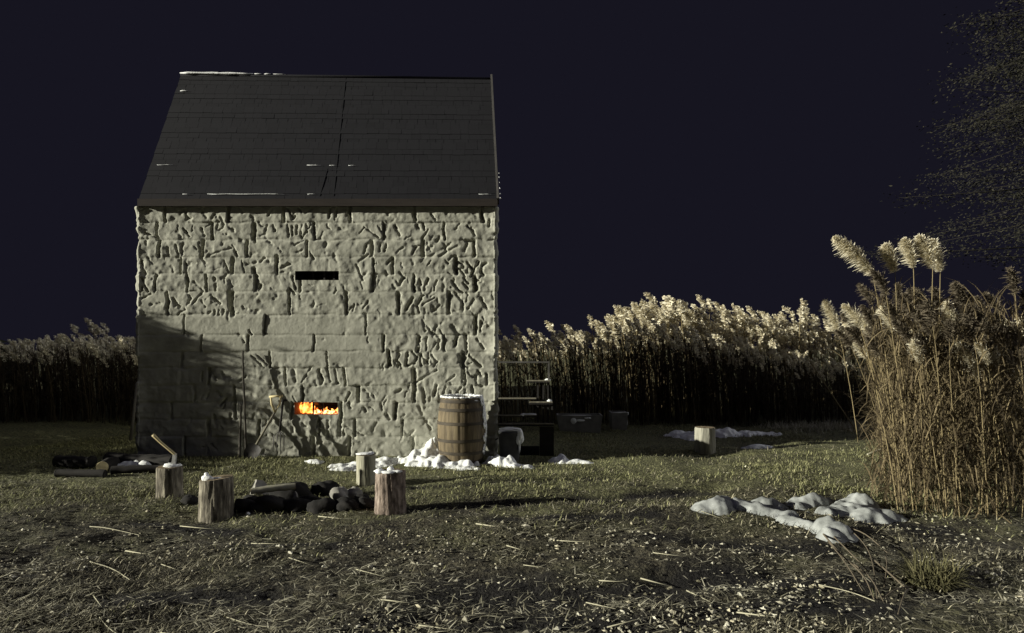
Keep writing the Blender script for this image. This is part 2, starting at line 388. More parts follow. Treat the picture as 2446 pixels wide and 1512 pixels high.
# carved-looking gouges, row by row, in picture units (x, y pairs), width, depth
ST = [
 # upper rows, left half
 ([(443,503),(448,517)],7,.7),([(485,507),(492,518)],7,.7),([(512,512),(506,522)],5,.7),([(640,515),(650,498)],5,.5),
 ([(686,497),(694,508),(698,524),(706,516)],4,.9),([(712,497),(722,507)],4,.9),([(806,497),(801,524)],5,.9),
 ([(329,540),(348,556),(372,566)],5,.55),([(437,546),(452,564)],4,.9),([(461,538),(459,552)],3,.6),([(480,546),(487,562)],5,.9),
 ([(520,537),(517,546)],5,.6),([(600,560),(610,578)],5,.9),([(639,538),(634,551)],5,.8),([(653,538),(656,552)],5,.7),
 ([(686,538),(689,566)],4,1),([(697,541),(698,562)],4,1),([(709,540),(708,558)],4,.9),([(722,538),(719,565)],4,.9),([(732,536),(735,555)],4,.9),([(744,538),(722,568)],3,.8),
 ([(347,576),(350,584)],5,.5),([(400,590),(404,612)],6,.5),([(419,585),(427,610)],4,1),([(434,585),(433,606)],6,1),([(476,580),(480,612)],7,.6),
 ([(555,585),(565,612)],4,.9),([(498,610),(552,592)],5,.35),([(575,574),(588,582)],8,.4),([(640,576),(650,584)],6,.5),([(704,585),(727,575)],4,.5),([(740,602),(750,618)],5,.9),
 ([(337,624),(346,656)],7,.6),([(443,630),(446,650)],5,.9),([(482,618),(489,628)],6,.9),([(535,622),(546,652)],3,.9),([(577,622),(584,650)],3,.9),
 ([(630,616),(622,625)],5,.7),([(660,612),(662,648)],7,1.1),([(606,642),(608,650)],8,1.1),
 ([(337,664),(355,696)],5,1),([(449,662),(449,695)],4,1),([(513,664),(516,693)],6,.6),([(462,672),(485,694)],5,.5),([(612,658),(622,680),(620,690)],7,1.1),
 ([(338,714),(360,702)],4,.7),([(398,700),(402,720),(397,736)],7,1.1),([(448,700),(456,712),(448,728)],5,.8),([(481,700),(468,716),(461,725)],4,.9),([(481,718),(490,732)],5,.9),([(507,710),(526,724)],6,1),([(420,722),(428,734)],5,.8),
 ([(548,702),(552,740),(556,752)],9,1.1),([(697,660),(706,690)],5,.9),([(718,664),(716,695)],6,.7),([(692,690),(704,702)],5,.8),
 ([(513,740),(512,752)],4,.9),([(523,740),(521,752)],4,.9),([(532,740),(531,752)],4,.8),
 # upper rows, right half
 ([(790,497),(786,520)],5,.8),([(903,540),(915,560),(922,566)],4,.5),([(870,542),(905,568)],3,.6),([(943,540),(955,562)],6,.9),
 ([(996,538),(1000,548)],7,.9),([(1010,534),(1014,549)],4,.9),([(1150,505),(1156,528)],7,.9),([(1030,510),(1040,524)],5,.5),
 ([(1126,545),(1134,562)],5,.9),([(1050,566),(1044,576)],7,.8),([(1118,580),(1108,600)],6,.5),
 ([(876,584),(870,605)],4,.8),([(910,583),(906,600)],4,.9),([(923,583),(918,600)],4,.8),([(994,588),(986,606)],5,.8),
 ([(1030,612),(1080,580)],6,.35),([(1050,612),(1096,586)],6,.35),([(1112,575),(1134,576)],6,.9),
 ([(859,624),(880,608)],6,.6),([(851,632),(868,670)],5,.5),([(936,617),(925,630)],5,.8),([(955,650),(965,662)],5,.6),([(900,660),(888,678)],3,.8),
 # R Y C
 ([(1092,626),(1092,656)],6,1.1),([(1092,626),(1106,630),(1108,640),(1094,642)],4,.8),([(1098,642),(1112,660)],5,.9),
 ([(1116,626),(1128,642)],5,1),([(1144,626),(1134,642),(1126,660)],5,1),([(1162,628),(1152,634),(1150,648),(1156,658)],6,.9),
 ([(965,664),(954,680)],7,.8),([(990,664),(988,692)],6,1.1),([(1002,668),(1006,680)],5,.8),([(1022,666),(1014,692)],6,1),([(1044,670),(1038,694)],5,.7),
 ([(1060,668),(1060,694)],8,.6),([(1080,672),(1092,690),(1104,698)],5,1),([(1108,664),(1118,676)],5,.9),([(1106,676),(1118,690)],5,.9),([(1136,662),(1138,690)],9,1.1),
 ([(952,705),(960,720),(950,745)],9,.6),([(985,712),(970,740)],6,1),([(1012,706),(996,730),(1002,745)],5,.7),([(1038,712),(1010,728)],4,.6),([(1050,728),(1038,742)],5,1),
 ([(1090,704),(1104,720)],5,.7),([(1132,716),(1118,736)],7,.8),([(1148,712),(1164,738)],6,.8),([(847,726),(844,742)],4,.8),([(880,720),(868,736)],4,.6),
 ([(1080,780),(1096,796),(1120,798)],10,.6),([(1138,760),(1138,795)],8,1),([(1150,768),(1148,790)],6,1),([(1010,765),(1016,790)],6,.5),
 # middle band, right half
 ([(916,802),(918,826)],6,1),([(1002,806),(998,840)],7,1),([(1020,806),(1018,836)],5,1),([(1050,812),(1046,832)],6,.9),([(1094,800),(1086,826)],7,1),([(1112,800),(1114,834)],6,.9),([(1140,810),(1156,832)],5,.8),
 # R D N
 ([(929,838),(933,872)],7,1.1),([(938,840),(956,846),(948,858)],4,.8),([(946,860),(962,876)],5,.8),([(974,844),(970,872)],6,1.1),([(986,840),(996,852),(990,868),(972,874)],5,1),
 ([(1004,846),(1006,872)],5,1.1),([(1006,848),(1022,868)],5,1.1),([(1024,842),(1022,866)],4,1),([(1030,848),(1042,862),(1038,876)],5,.7),
 ([(1098,848),(1104,868)],9,.8),([(1116,838),(1110,862)],5,.8),([(1122,848),(1148,876)],6,.9),
 ([(1044,884),(996,912)],6,.6),([(1086,896),(1066,912)],4,.7),([(986,884),(990,920)],7,.9),([(1106,878),(1106,912)],5,1),([(1118,890),(1130,902)],5,.6),
 ([(1136,898),(1140,918),(1150,922)],7,1),([(1162,894),(1164,918)],6,.9),
 ([(1010,928),(1014,960)],7,1),([(1042,922),(1038,946)],7,1),([(1064,924),(1060,944)],5,.8),([(1076,934),(1072,946)],4,.8),([(1102,926),(1086,948)],5,1),([(1112,930),(1110,952)],5,.9),
 # left of middle and lower band
 ([(596,790),(602,798)],5,.8),([(580,812),(584,818)],4,.8),([(484,890),(482,908)],5,1),([(504,886),(516,908)],5,.9),([(530,890),(536,906)],6,.5),([(588,900),(570,912)],5,.6),
 ([(600,850),(632,878)],4,.7),([(612,846),(640,872)],3,.6),([(700,885),(708,912)],8,.5),([(742,880),(722,912)],5,.5),([(762,884),(770,910)],7,.8),([(780,880),(790,912)],5,.8),([(800,884),(806,916)],5,1),([(760,888),(772,908)],5,.7),
 ([(500,935),(494,950)],6,.6),([(520,936),(528,946)],6,.6),([(524,968),(540,954)],5,.9),([(560,950),(560,976)],5,1),([(538,962),(534,975)],5,.7),([(512,992),(514,1018)],6,.8),([(552,988),(549,1010)],6,.5),([(530,1000),(536,1012)],9,.4),
 ([(848,922),(858,924),(858,950)],4,1),([(834,938),(826,958)],5,1),([(890,944),(896,952)],5,.6),([(920,946),(914,956)],5,.5),([(870,932),(880,940)],6,.4),
 ([(832,962),(836,974)],5,.8),([(944,962),(942,1000)],6,1),([(910,965),(914,980)],5,.9),([(868,974),(874,982)],6,.9),([(922,990),(930,1000)],7,.9),
 ([(784,1005),(782,1040)],6,1),([(812,1005),(810,1045)],8,1),([(760,1000),(756,1020)],5,.9),([(820,1035),(860,1055)],5,.6),([(828,1020),(870,1040)],4,.4),
 ([(900,1010),(890,1030)],5,.4),([(960,1020),(975,1040)],6,.4),([(1000,970),(1010,990)],7,.5),([(1050,960),(1080,968)],5,.6),([(1015,1000),(1030,1025)],6,.5),([(1060,1000),(1050,1025)],6,.5)]
ST += [([(x + random.uniform(-3, 3), y), (x + random.uniform(-14, 14), y + random.uniform(10, 24))], random.uniform(3, 6), random.uniform(.2, .6))
       for x, y in [(random.uniform(1010, 1175), random.uniform(500, 1050)) for _ in range(22)]]
for _ in range(330):                              # smaller chisel marks all over the rough courses
    x, y = random.uniform(330, 1180), random.uniform(495, 1080)
    if 752 < y < 880 and x < 900 and random.random() < .85: continue
    if y > 880 and x < 480: continue
    a = random.uniform(0, math.pi); l = random.uniform(4, 11); b = a + random.uniform(-.9, .9)
    p1 = (x + l * math.cos(a), y + l * math.sin(a))
    ST.append(([(x, y), p1, (p1[0] + l * math.cos(b), p1[1] + l * math.sin(b))], random.uniform(3, 8), random.uniform(.12, .45)))

def make_wall():
    du, ds, dz = .0085, .02, .0085
    W = WX1 - WX0
    r = .05
    SIDE = (BACK - WY) / math.cos(math.atan(SKX))
    u_side = np.concatenate([np.arange(-SIDE, -.12, .03), np.arange(-.12, 0, .012)])
    u = np.concatenate([u_side, np.arange(0, W, du), W - u_side[::-1]])
    z = np.concatenate([[-.35, -.12], np.arange(0, WH, dz), [WH]])
    U, Z = np.meshgrid(u, z)
    PX = (U + WX0) / WY * FPX + CX; PY = HY - (Z - EYE) / WY * FPX
    H = np.zeros_like(U)
    rough = np.ones_like(U)
    rough -= .80 * np.exp(-((PY - 812) / 55) ** 4) * (1 / (1 + np.exp((PX - 910) / 25)))
    rough -= .35 * np.exp(-((PY - 900) / 60) ** 4) * np.exp(-((PX - 900) / 70) ** 4)
    rough = np.clip(rough, .16, 1)
    wob = 5 * vn(PX / 22, PY / 22, 40)
    row_y = ROWS
    for k in range(len(row_y) - 1):
        y0, y1 = row_y[k], row_y[k + 1]
        inrow = (PY >= y0) & (PY < y1)
        js = [-900] + [-620, -350, -80, 150] + JOINTS[k] + [1320, 1560, 1800, 2200]
        for a, b in zip(js[:-1], js[1:]):
            sel = inrow & (PX >= a) & (PX < b)
            tx = random.uniform(-.00010, .00010); ty = random.uniform(-.0003, .0003)
            H[sel] += random.uniform(-.005, .005) + tx * (PX[sel] - .5 * (a + b)) + ty * (PY[sel] - .5 * (y0 + y1))
    # soften the steps between blocks
    K = np.array([.25, .5, .25])
    for _ in range(2):
        H[1:-1] = .25 * H[:-2] + .5 * H[1:-1] + .25 * H[2:]
        H[:, 1:-1] = .25 * H[:, :-2] + .5 * H[:, 1:-1] + .25 * H[:, 2:]
    H += rough * (.010 * fbm(PX / 28, PY / 24, 50, 3) + .008 * vn(PX / 9, PY / 10, 60) * (1 + vn(PX / 60, PY / 60, 61) * 1.5)) + .002 * vn(PX / 3.5, PY / 3.5, 66)
    H -= rough * .007 * np.clip(vn(PX / 13 + .8 * vn(PX / 20, PY / 20, 72), PY / 15, 70) - .08, 0, 1) / .42
    H += rough * .006 * np.clip(vn(PX / 20, PY / 16 + .7 * vn(PX / 11, PY / 11, 82), 81) - .1, 0, 1) / .4
    for k in range(1, len(row_y) - 1):           # bed joints, shallow
        H -= .010 * np.exp(-((PY + wob - row_y[k]) / 3.0) ** 2) * (.6 + 1.2 * (vn(PX / 30, PY / 90, 44 + k) + .2).clip(0, 1))
    fj = 2.6 * vn(PX / 6, PY / 7, 95) + 1.2 * vn(PX / 2.5, PY / 3, 96)
    for k in range(len(row_y) - 1):
        y0, y1 = row_y[k], row_y[k + 1]
        msk = 1 / (1 + np.exp(-(PY - y0 - 1) / 1.2)) / (1 + np.exp((PY - y1 + 1) / 1.2))
        for x in JOINTS[k]:
            wd = random.uniform(2.6, 4.4); dp = random.uniform(.05, .08)
            if rough[np.argmin(np.abs(z - wz((y0 + y1) / 2))), np.argmin(np.abs(u - wx(x)))] < .6: dp *= .8; wd *= .75
            H -= dp * msk * np.clip(.85 + .9 * vn(PX / 12, PY / 14, 97), .3, 1.2) * np.exp(-((PX + wob * .7 + fj + (PY - y0) * random.uniform(-.05, .05) - x) / wd) ** 6)
    fw = 3.2 * vn(PX / 5, PY / 5, 91) + 1.6 * vn(PX / 2.4, PY / 2.4, 92)
    dm = np.clip(.75 + 1.3 * vn(PX / 9, PY / 9, 93), .15, 1.3)
    for pts, wd, dp in ST:
        best = None
        xs = [p[0] for p in pts]; ys = [p[1] for p in pts]
        c0 = np.searchsorted(u, wx(min(xs) - 16)); c1 = np.searchsorted(u, wx(max(xs) + 16))
        r0 = np.searchsorted(z, wz(max(ys) + 16)); r1 = np.searchsorted(z, wz(min(ys) - 16))
        if c1 <= c0 or r1 <= r0: continue
        x = PX[r0:r1, c0:c1] + .45 * wob[r0:r1, c0:c1] + .6 * fw[r0:r1, c0:c1]; y = PY[r0:r1, c0:c1]
        for (ax, ay), (bx, by) in zip(pts[:-1], pts[1:]):
            dx, dy = bx - ax, by - ay
            t = np.clip(((x - ax) * dx + (y - ay) * dy) / (dx * dx + dy * dy + 1e-6), 0, 1)
            d = np.hypot(x - ax - t * dx, y - ay - t * dy)
            best = d if best is None else np.minimum(best, d)
        H[r0:r1, c0:c1] -= dp * .046 * dm[r0:r1, c0:c1] * np.exp(-(np.clip(best + .5 * fw[r0:r1, c0:c1], 0, None) / (wd * .50)) ** 2.4)
    # base course batter, and nothing proud of the eave
    edge = np.minimum(np.abs(U), np.abs(U - W))
    H += np.exp(-(edge / .09) ** 2) * (.05 * vn(0 * U + 3, PY / 20, 110) + .03 * vn(0 * U + 8, PY / 7, 111) + .012)
    H = np.clip(H, -.10, .05)
    # plan curve
    s = np.where(U < 0, -U, np.where(U > W, U - W, 0))
    ang = np.clip(s / r, 0, math.pi / 2)
    rest = np.clip(s - r * math.pi / 2, 0, None)
    bx = np.where(U < 0, WX0 + r - r * np.sin(ang) - 0, np.where(U > W, WX1 - r + r * np.sin(ang), WX0 + np.clip(U, r, W - r)))
    by = WY + r - r * np.cos(ang) + rest
    bx = bx + rest * SKX
    sg = np.where(U < 0, -1, 1)
    nxx = sg * np.sin(ang); nyy = -np.cos(ang)
    X = bx + nxx * H; Y = by + nyy * H
    V = np.stack([X + HINV.x, Y + HINV.y, Z], -1).reshape(-1, 3)
    n0, n1 = U.shape
    ii = np.arange(n0 * n1).reshape(n0, n1)
    q = np.stack([ii[:-1, :-1], ii[:-1, 1:], ii[1:, 1:], ii[1:, :-1]], -1)
    cxm = .25 * (PX[:-1, :-1] + PX[:-1, 1:] + PX[1:, 1:] + PX[1:, :-1]); cym = .25 * (PY[:-1, :-1] + PY[:-1, 1:] + PY[1:, 1:] + PY[1:, :-1])
    keep = np.ones(cxm.shape, bool)
    for x0, x1, y0, y1 in WINS:
        keep &= ~((cxm > x0) & (cxm < x1) & (cym > y0) & (cym < y1))
    return V, q[keep]

WINS = [(705, 809, 648, 669), (703, 807, 961, 990)]
V, q = make_wall()
wall = link('wall', mesh('house_wall', V, q, M['stone']), house)
# back wall and the two gables
b = MB()
bx0, bx1 = WX0 + SKX * (BACK - WY), WX1 + SKX * (BACK - WY)
b.add([hp((bx0, BACK, -.3)), hp((bx1, BACK, -.3)), hp((bx1, BACK, WH)), hp((bx0, BACK, WH))], [(1, 0, 3, 2)])
b.build('back_wall', M['stone'], house)
RZ_L, RZ_R = 5.93, 5.87
def ridge_x(left): return -5.37 if left else -.346
for left in (True, False):
    b = MB()
    x0 = WX0 if left else WX1
    o = .02 if left else -.02
    pts = [(x0 + o, WY + .05, WH - .05), (x0 + o + SKX * (BACK - WY), BACK - .02, WH - .05), (ridge_x(left) + o * 2, RIDGE_Y, (RZ_L if left else RZ_R) - .06)]
    b.add([hp(p) for p in pts], [(0, 1, 2)])
    b.build('gable', M['stone'], house)

# windows: recess, bars
for k, (x0, x1, y0, y1) in enumerate(WINS):
    ax, bx_ = WX0 + wx(x0) - .004, WX0 + wx(x1) + .004
    zt, zb = wz(y0) + .004, wz(y1) - .004
    wnd = MB(); dep = .42
    Yf, Yb = WY + .012, WY + dep
    v = [hp(p) for p in [(ax, Yf, zb), (bx_, Yf, zb), (bx_, Yf, zt), (ax, Yf, zt), (ax, Yb, zb), (bx_, Yb, zb), (bx_, Yb, zt), (ax, Yb, zt)]]
    wnd.add(v, [(0, 1, 5, 4), (1, 2, 6, 5), (2, 3, 7, 6), (3, 0, 4, 7), (4, 5, 6, 7)])
    wo = wnd.build('window', M['brick'] if k else M['iron'], house)
    wo['label'] = 'lower slit window with a fire burning inside' if k else 'upper dark slit window'
    for t in ((.36, .62, .84) if not k else (.385, .60)):
        bb = MB(); xx = ax + (bx_ - ax) * t
        bb.box(xx - .011, xx + .011, WY + .10, WY + .122, zb, zt)
        bb.v = [tuple(hp(p)) for p in bb.v]
        bb.build('bar', M['iron'], wo)
    if k:
        # the fire
        def tongue(cx, base, top, wd, yy):
            pr = [(0, .7), (.25, 1), (.55, .8), (.8, .4), (1, .04)]
            pts = [(cx + .012 * math.sin(6 * t + cx * 50), yy, base + (top - base) * t) for t, _ in pr]
            fl = MB(); fl.tube([hp(p) for p in pts], [wd * r_ for _, r_ in pr], 8)
            fl.build('flame', M['flame'], wo, True)
        hgt = zt - zb
        for cx, th, wd in ((.05, .96, .030), (.12, .99, .038), (.20, 1.0, .045), (.285, .97, .04), (.33, .70, .03), (.44, .52, .026), (.55, .40, .03), (.66, .55, .026), (.78, .42, .03), (.9, .5, .024)):
            tongue(ax + (bx_ - ax) * cx, zb + .004, zb + hgt * th - .004, wd, WY + .22 + random.uniform(-.04, .04))
        em = MB()
        for i in range(17):
            cx = ax + (bx_ - ax) * (.42 + .56 * (i + .5) / 17); rr = random.uniform(.016, .030)
            em.tube([hp((cx - .02, WY + .10 + random.uniform(0, .06), zb + rr)), hp((cx + .02, WY + .10 + random.uniform(0, .06), zb + rr))], [rr, rr * .9], 8)
        em.build('embers', M['ember'], wo, True)
        lg = MB()
        for i, (a0, a1, zz) in enumerate(((.36, .98, .09), (.42, .92, .135), (.05, .55, .05))):
            lg.tube([hp((ax + (bx_ - ax) * a0, WY + .27 + .03 * i, zb + zz)), hp((ax + (bx_ - ax) * a1, WY + .30 + .02 * i, zb + zz - .02))], .024, 10)
        lg.build('burning_log', M['char'], wo, True)

# roof: shingled front slope (parallelogram), back slope, verge and fascia
EY, EZ = 9.12, 3.555
def slope_pt(a, s, lift=0.0):
    """a: 0 left .. 1 right, s: 0 eave .. 1 ridge"""
    e = Vector((-5.145 + (5.145 - .21) * a, EY, EZ)); rg_ = Vector((-5.37 + (5.37 - .346) * a, RIDGE_Y, RZ_L + (RZ_R - RZ_L) * a))
    n = Vector((0, -(RZ_L - EZ), RIDGE_Y - EY)).normalized()
    return e.lerp(rg_, s) + n * lift
roof = MB()
v = [hp(slope_pt(0, 0, -.03)), hp(slope_pt(1, 0, -.03)), hp(slope_pt(1, 1, -.03)), hp(slope_pt(0, 1, -.03))]
roof.add(v, [(0, 1, 2, 3)])
NC = 24
for c in range(NC):
    s0, s1 = c / NC - (.004 if c else 0), min(1.0, (c + 1.35) / NC)
    a = 0.0
    sag = .004 * math.sin(c * 1.7)
    while a < 1.0:
        wdt = random.uniform(.022, .043); a1 = min(1.0, a + wdt)
        if 1 - a1 < .012: a1 = 1.0
        j = random.uniform(-.002, .002); th = random.uniform(.0025, .005) + (0.002 if random.random() < .04 else 0); gap = .0002
        p = [slope_pt(a + gap, s0 + j, .002), slope_pt(a1 - gap, s0 + j, .002), slope_pt(a1 - gap, s0 + j, th + sag), slope_pt(a + gap, s0 + j, th + sag),
             slope_pt(a1 - gap, s1, .001), slope_pt(a + gap, s1, .001)]
        roof.add([hp(x) for x in p], [(0, 1, 2, 3), (3, 2, 4, 5), (0, 3, 5), (1, 4, 2)])
        a = a1
ro = roof.build('roof', M['shingle'], house)
bk = MB()
bl, br = Vector((bx0, BACK + .1, EZ - .05)), Vector((bx1, BACK + .1, EZ - .05))
bk.add([hp(slope_pt(0, 1, 0)), hp(slope_pt(1, 1, 0)), hp(br), hp(bl)], [(0, 1, 2, 3)])
bk.build('back_roof', M['shingle'], house)
fa = MB()
fa.add([hp(p) for p in [(-5.16, EY - .012, WH - .01), (-.20, EY - .012, WH - .01), (-.20, EY - .012, EZ + .005), (-5.16, EY - .012, EZ + .005),
                        (-5.16, EY + .03, WH - .01), (-.20, EY + .03, WH - .01), (-.20, EY + .03, EZ + .005), (-5.16, EY + .03, EZ + .005)]],
       [(0, 1, 2, 3), (1, 5, 6, 2), (4, 0, 3, 7), (3, 2, 6, 7), (0, 4, 5, 1)])
fa.add([hp(p) for p in [(-5.16, EY + .03, WH + .0), (-.20, EY + .03, WH + .0), (-.20, WY + .06, WH + .0), (-5.16, WY + .06, WH + .0)]], [(3, 2, 1, 0)])
fa.build('fascia', M['fascia'], house)
vg = MB()
for a0, a1 in ((1.0, 1.006),):
    top = 1.028 if a0 > .5 else 1.0
    p = [slope_pt(a0, -.004, -.09), slope_pt(a1, -.004, -.09), slope_pt(a1, -.004, .034), slope_pt(a0, -.004, .034),
         slope_pt(a0, top, -.09), slope_pt(a1, top, -.09), slope_pt(a1, top, .034), slope_pt(a0, top, .034)]
    vg.add([hp(x) for x in p], [(0, 1, 2, 3), (3, 2, 6, 7), (1, 5, 6, 2), (0, 3, 7, 4), (4, 7, 6, 5)])
    vo = vg.build('verge_board', M['verge'] if a0 > .5 else M['shingle'], house); vg = MB()
rc = MB()
rc.tube([hp(slope_pt(.0, 1.0, .005)), hp(slope_pt(.5, 1.0, .012)), hp(slope_pt(1, 1.0, .004))], .022, 8)
rc.build('ridge_cap', M['shingle'], house, True)
# seam and patch in the shingles
sm = MB()
def strip(a0, s0, a1, s1, hw, lift0, lift1):
    p0, p1 = slope_pt(a0, s0, 0), slope_pt(a1, s1, 0)
    d = (p1 - p0).normalized(); n = Vector((0, -(RZ_L - EZ), RIDGE_Y - EY)).normalized(); x = d.cross(n)
    q_ = [p + x * sx_ * hw + n * l for p in (p0, p1) for sx_ in (-1, 1) for l in (lift0, lift1)]
    sm.add([hp(t) for t in q_], [(1, 5, 7, 3), (0, 1, 3, 2), (0, 4, 5, 1), (2, 3, 7, 6), (4, 6, 7, 5)])
strip(.543, .02, .532, .99, .006, .0, .0075)
strip(.504, .02, .515, .22, .006, .0, .0085)
sm.build('roof_seam', M['shingle'], house)

# snow caught on the roof
def snow_strip(name, runs, label):
    b = MB()
    for (pa, s, length, th) in runs:
        n = max(3, int(length * 40)); pts = []; rad = []
        for i in range(n + 1):
            t = i / n
            pts.append(slope_pt(pa + length * t, s + random.uniform(-.0015, .0015), .022 + (0.02 if s > .99 else 0)))
            rad.append(max(.002, th * (random.uniform(.5, 1.1) if 0 < i < n else .25)))
        b.tube(pts, rad, 6)
    o = b.build(name, M['snow'], None, True)
    tag(o, label, 'snow')
snow_strip('ridge_snow', [(.0, 1.0, .235, .022), (.24, 1.0, .022, .014), (.272, 1.0, .02, .012), (.3, 1.0, .04, .005)], 'thin white snow line along the left part of the roof ridge')
snow_strip('eave_snow', [(.19, .028, .215, .006), (.12, .028, .018, .006), (.95, .028, .035, .004), (.47, .028, .022, .005)], 'thin broken snow line just above the eave of the shingle roof')
snow_strip('shingle_snow', [(.017, .845, .024, .012)], 'small snow dash near the upper left corner of the roof')
snow_strip('shingle_snow', [(.022, .238, .045, .004), (.455, .238, .04, .005), (.52, .238, .02, .004), (.575, .238, .02, .004)], 'faint snow dashes low on the middle of the shingle roof')

snow_strip('verge_snow', [(1.008, .0, .004, .012), (1.0085, .03, .003, .014), (1.0085, .07, .003, .016), (1.0085, .11, .002, .014), (1.0085, .15, .002, .015), (1.009, .18, .001, .010)], 'snow crumbs on the lower right verge of the roof')

# ================================================================ leaning pole at the house corner
b = MB(); p0 = P(312, 1052, 9.0); p1 = P(327, 915, 9.12)
b.tube([p0, p0.lerp(p1, .5) + Vector((.004, 0, 0)), p1], [.022, .02, .016], 8)
tag(b.build('wooden_pole', M['toolwood'], None, True), 'thin pole leaning at the left corner of the stone house', 'pole')

# ================================================================ tools leaning against the wall
def tool_pole(name, foot, top, r, label, cat):
    b = MB(); f_, t_ = Vector(foot), Vector(top)
    n = 10
    b.tube([f_.lerp(t_, i / n) + Vector((random.uniform(-.004, .004), 0, 0)) for i in range(n + 1)], [r * (1.05 - .2 * i / n) for i in range(n + 1)], 8)
    return tag(b.build(name, M['polewood'], None, True), label, cat)
f0 = P(588, 1092, 8.97); t0 = P(580, 838, 9.13)
tool_pole('long_pole', f0, t0, .016, 'tallest thin wooden pole leaning on the stone wall left of the shovel', 'pole')
cap_ = MB(); cap_.tube([t0 + Vector((-.005, -.01, -.03)), t0 + Vector((.03, .02, -.09))], [.022, .012], 8)
f1 = P(573, 1096, 8.94); t1 = P(575, 965, 9.12)
tool_pole('short_pole', f1, t1, .018, 'shorter dark stake leaning on the wall beside the tallest pole', 'stake')
# shovel with a D handle, blade down
sh = empty('shovel', P(612, 1078, 8.96))
tag(sh, 'shovel with a pale D-shaped grip leaning against the stone wall', 'shovel')
SO = -sh.location.copy()
b = MB(); a_, z_ = P(612, 1062, 8.98), P(657, 984, 9.08)
b.tube([a_ + SO, z_ + SO], [.016, .014], 10); b.build('shaft', M['toolwood'], sh, True)
b = MB()
c1, c2, jn = P(647, 948, 9.09), P(671, 945, 9.09), z_
b.tube([jn + SO, P(649, 966, 9.08) + SO, c1 + SO], [.017, .015, .013], 8)
b.tube([jn + SO, P(668, 966, 9.08) + SO, c2 + SO], [.017, .015, .013], 8)
b.tube([c1 + Vector((-.02, 0, 0)) + SO, c2 + Vector((.02, 0, 0)) + SO], .015, 8)
b.build('grip', M['handle'], sh, True)
b = MB()
ax_ = (z_ - a_).normalized(); sd = Vector((1, 0, 0)); sd = (sd - ax_ * sd.dot(ax_)).normalized(); nn = ax_.cross(sd)
rows = [(0, .05), (.03, .1), (.12, .105), (.2, .08), (.26, .02)]
vv = []
for d_, hw in rows:
    for k in range(5):
        t = k / 2 - 1
        vv.append(a_ + SO - ax_ * d_ + sd * hw * t + nn * (.02 * (1 - t * t)))
ff = [(i * 5 + k, i * 5 + k + 1, i * 5 + k + 6, i * 5 + k + 5) for i in range(4) for k in range(4)]
n_ = len(vv); vv += [p - nn * .004 for p in vv]
ff += [tuple(n_ + i for i in reversed(f)) for f in ff[:16]]
b.add(vv, ff); b.build('blade', M['iron'], sh, True)
# dark garden fork beside the shovel
fk = empty('garden_fork', P(672, 1080, 9.0))
tag(fk, 'dark garden fork leaning on the wall right of the pale-gripped shovel', 'garden fork')
FO = -fk.location.copy()
b = MB(); a_, z_ = P(668, 1030, 9.03), P(676, 958, 9.12)
b.tube([a_ + FO, z_ + FO], [.016, .015], 8); b.tube([z_ + Vector((-.06, 0, .0)) + FO, z_ + Vector((.06, 0, .012)) + FO], .016, 8)
b.build('shaft', M['darkwood'], fk, True)
for k in range(4):
    b = MB(); x = -.075 + .05 * k
    b.tube([a_ + FO, a_ + Vector((x * .9, -.03, -.05)) + FO, a_ + Vector((x, -.05, -.27)) + FO], [.009, .009, .004], 6)
    b.build('tine', M['iron'], fk, True)

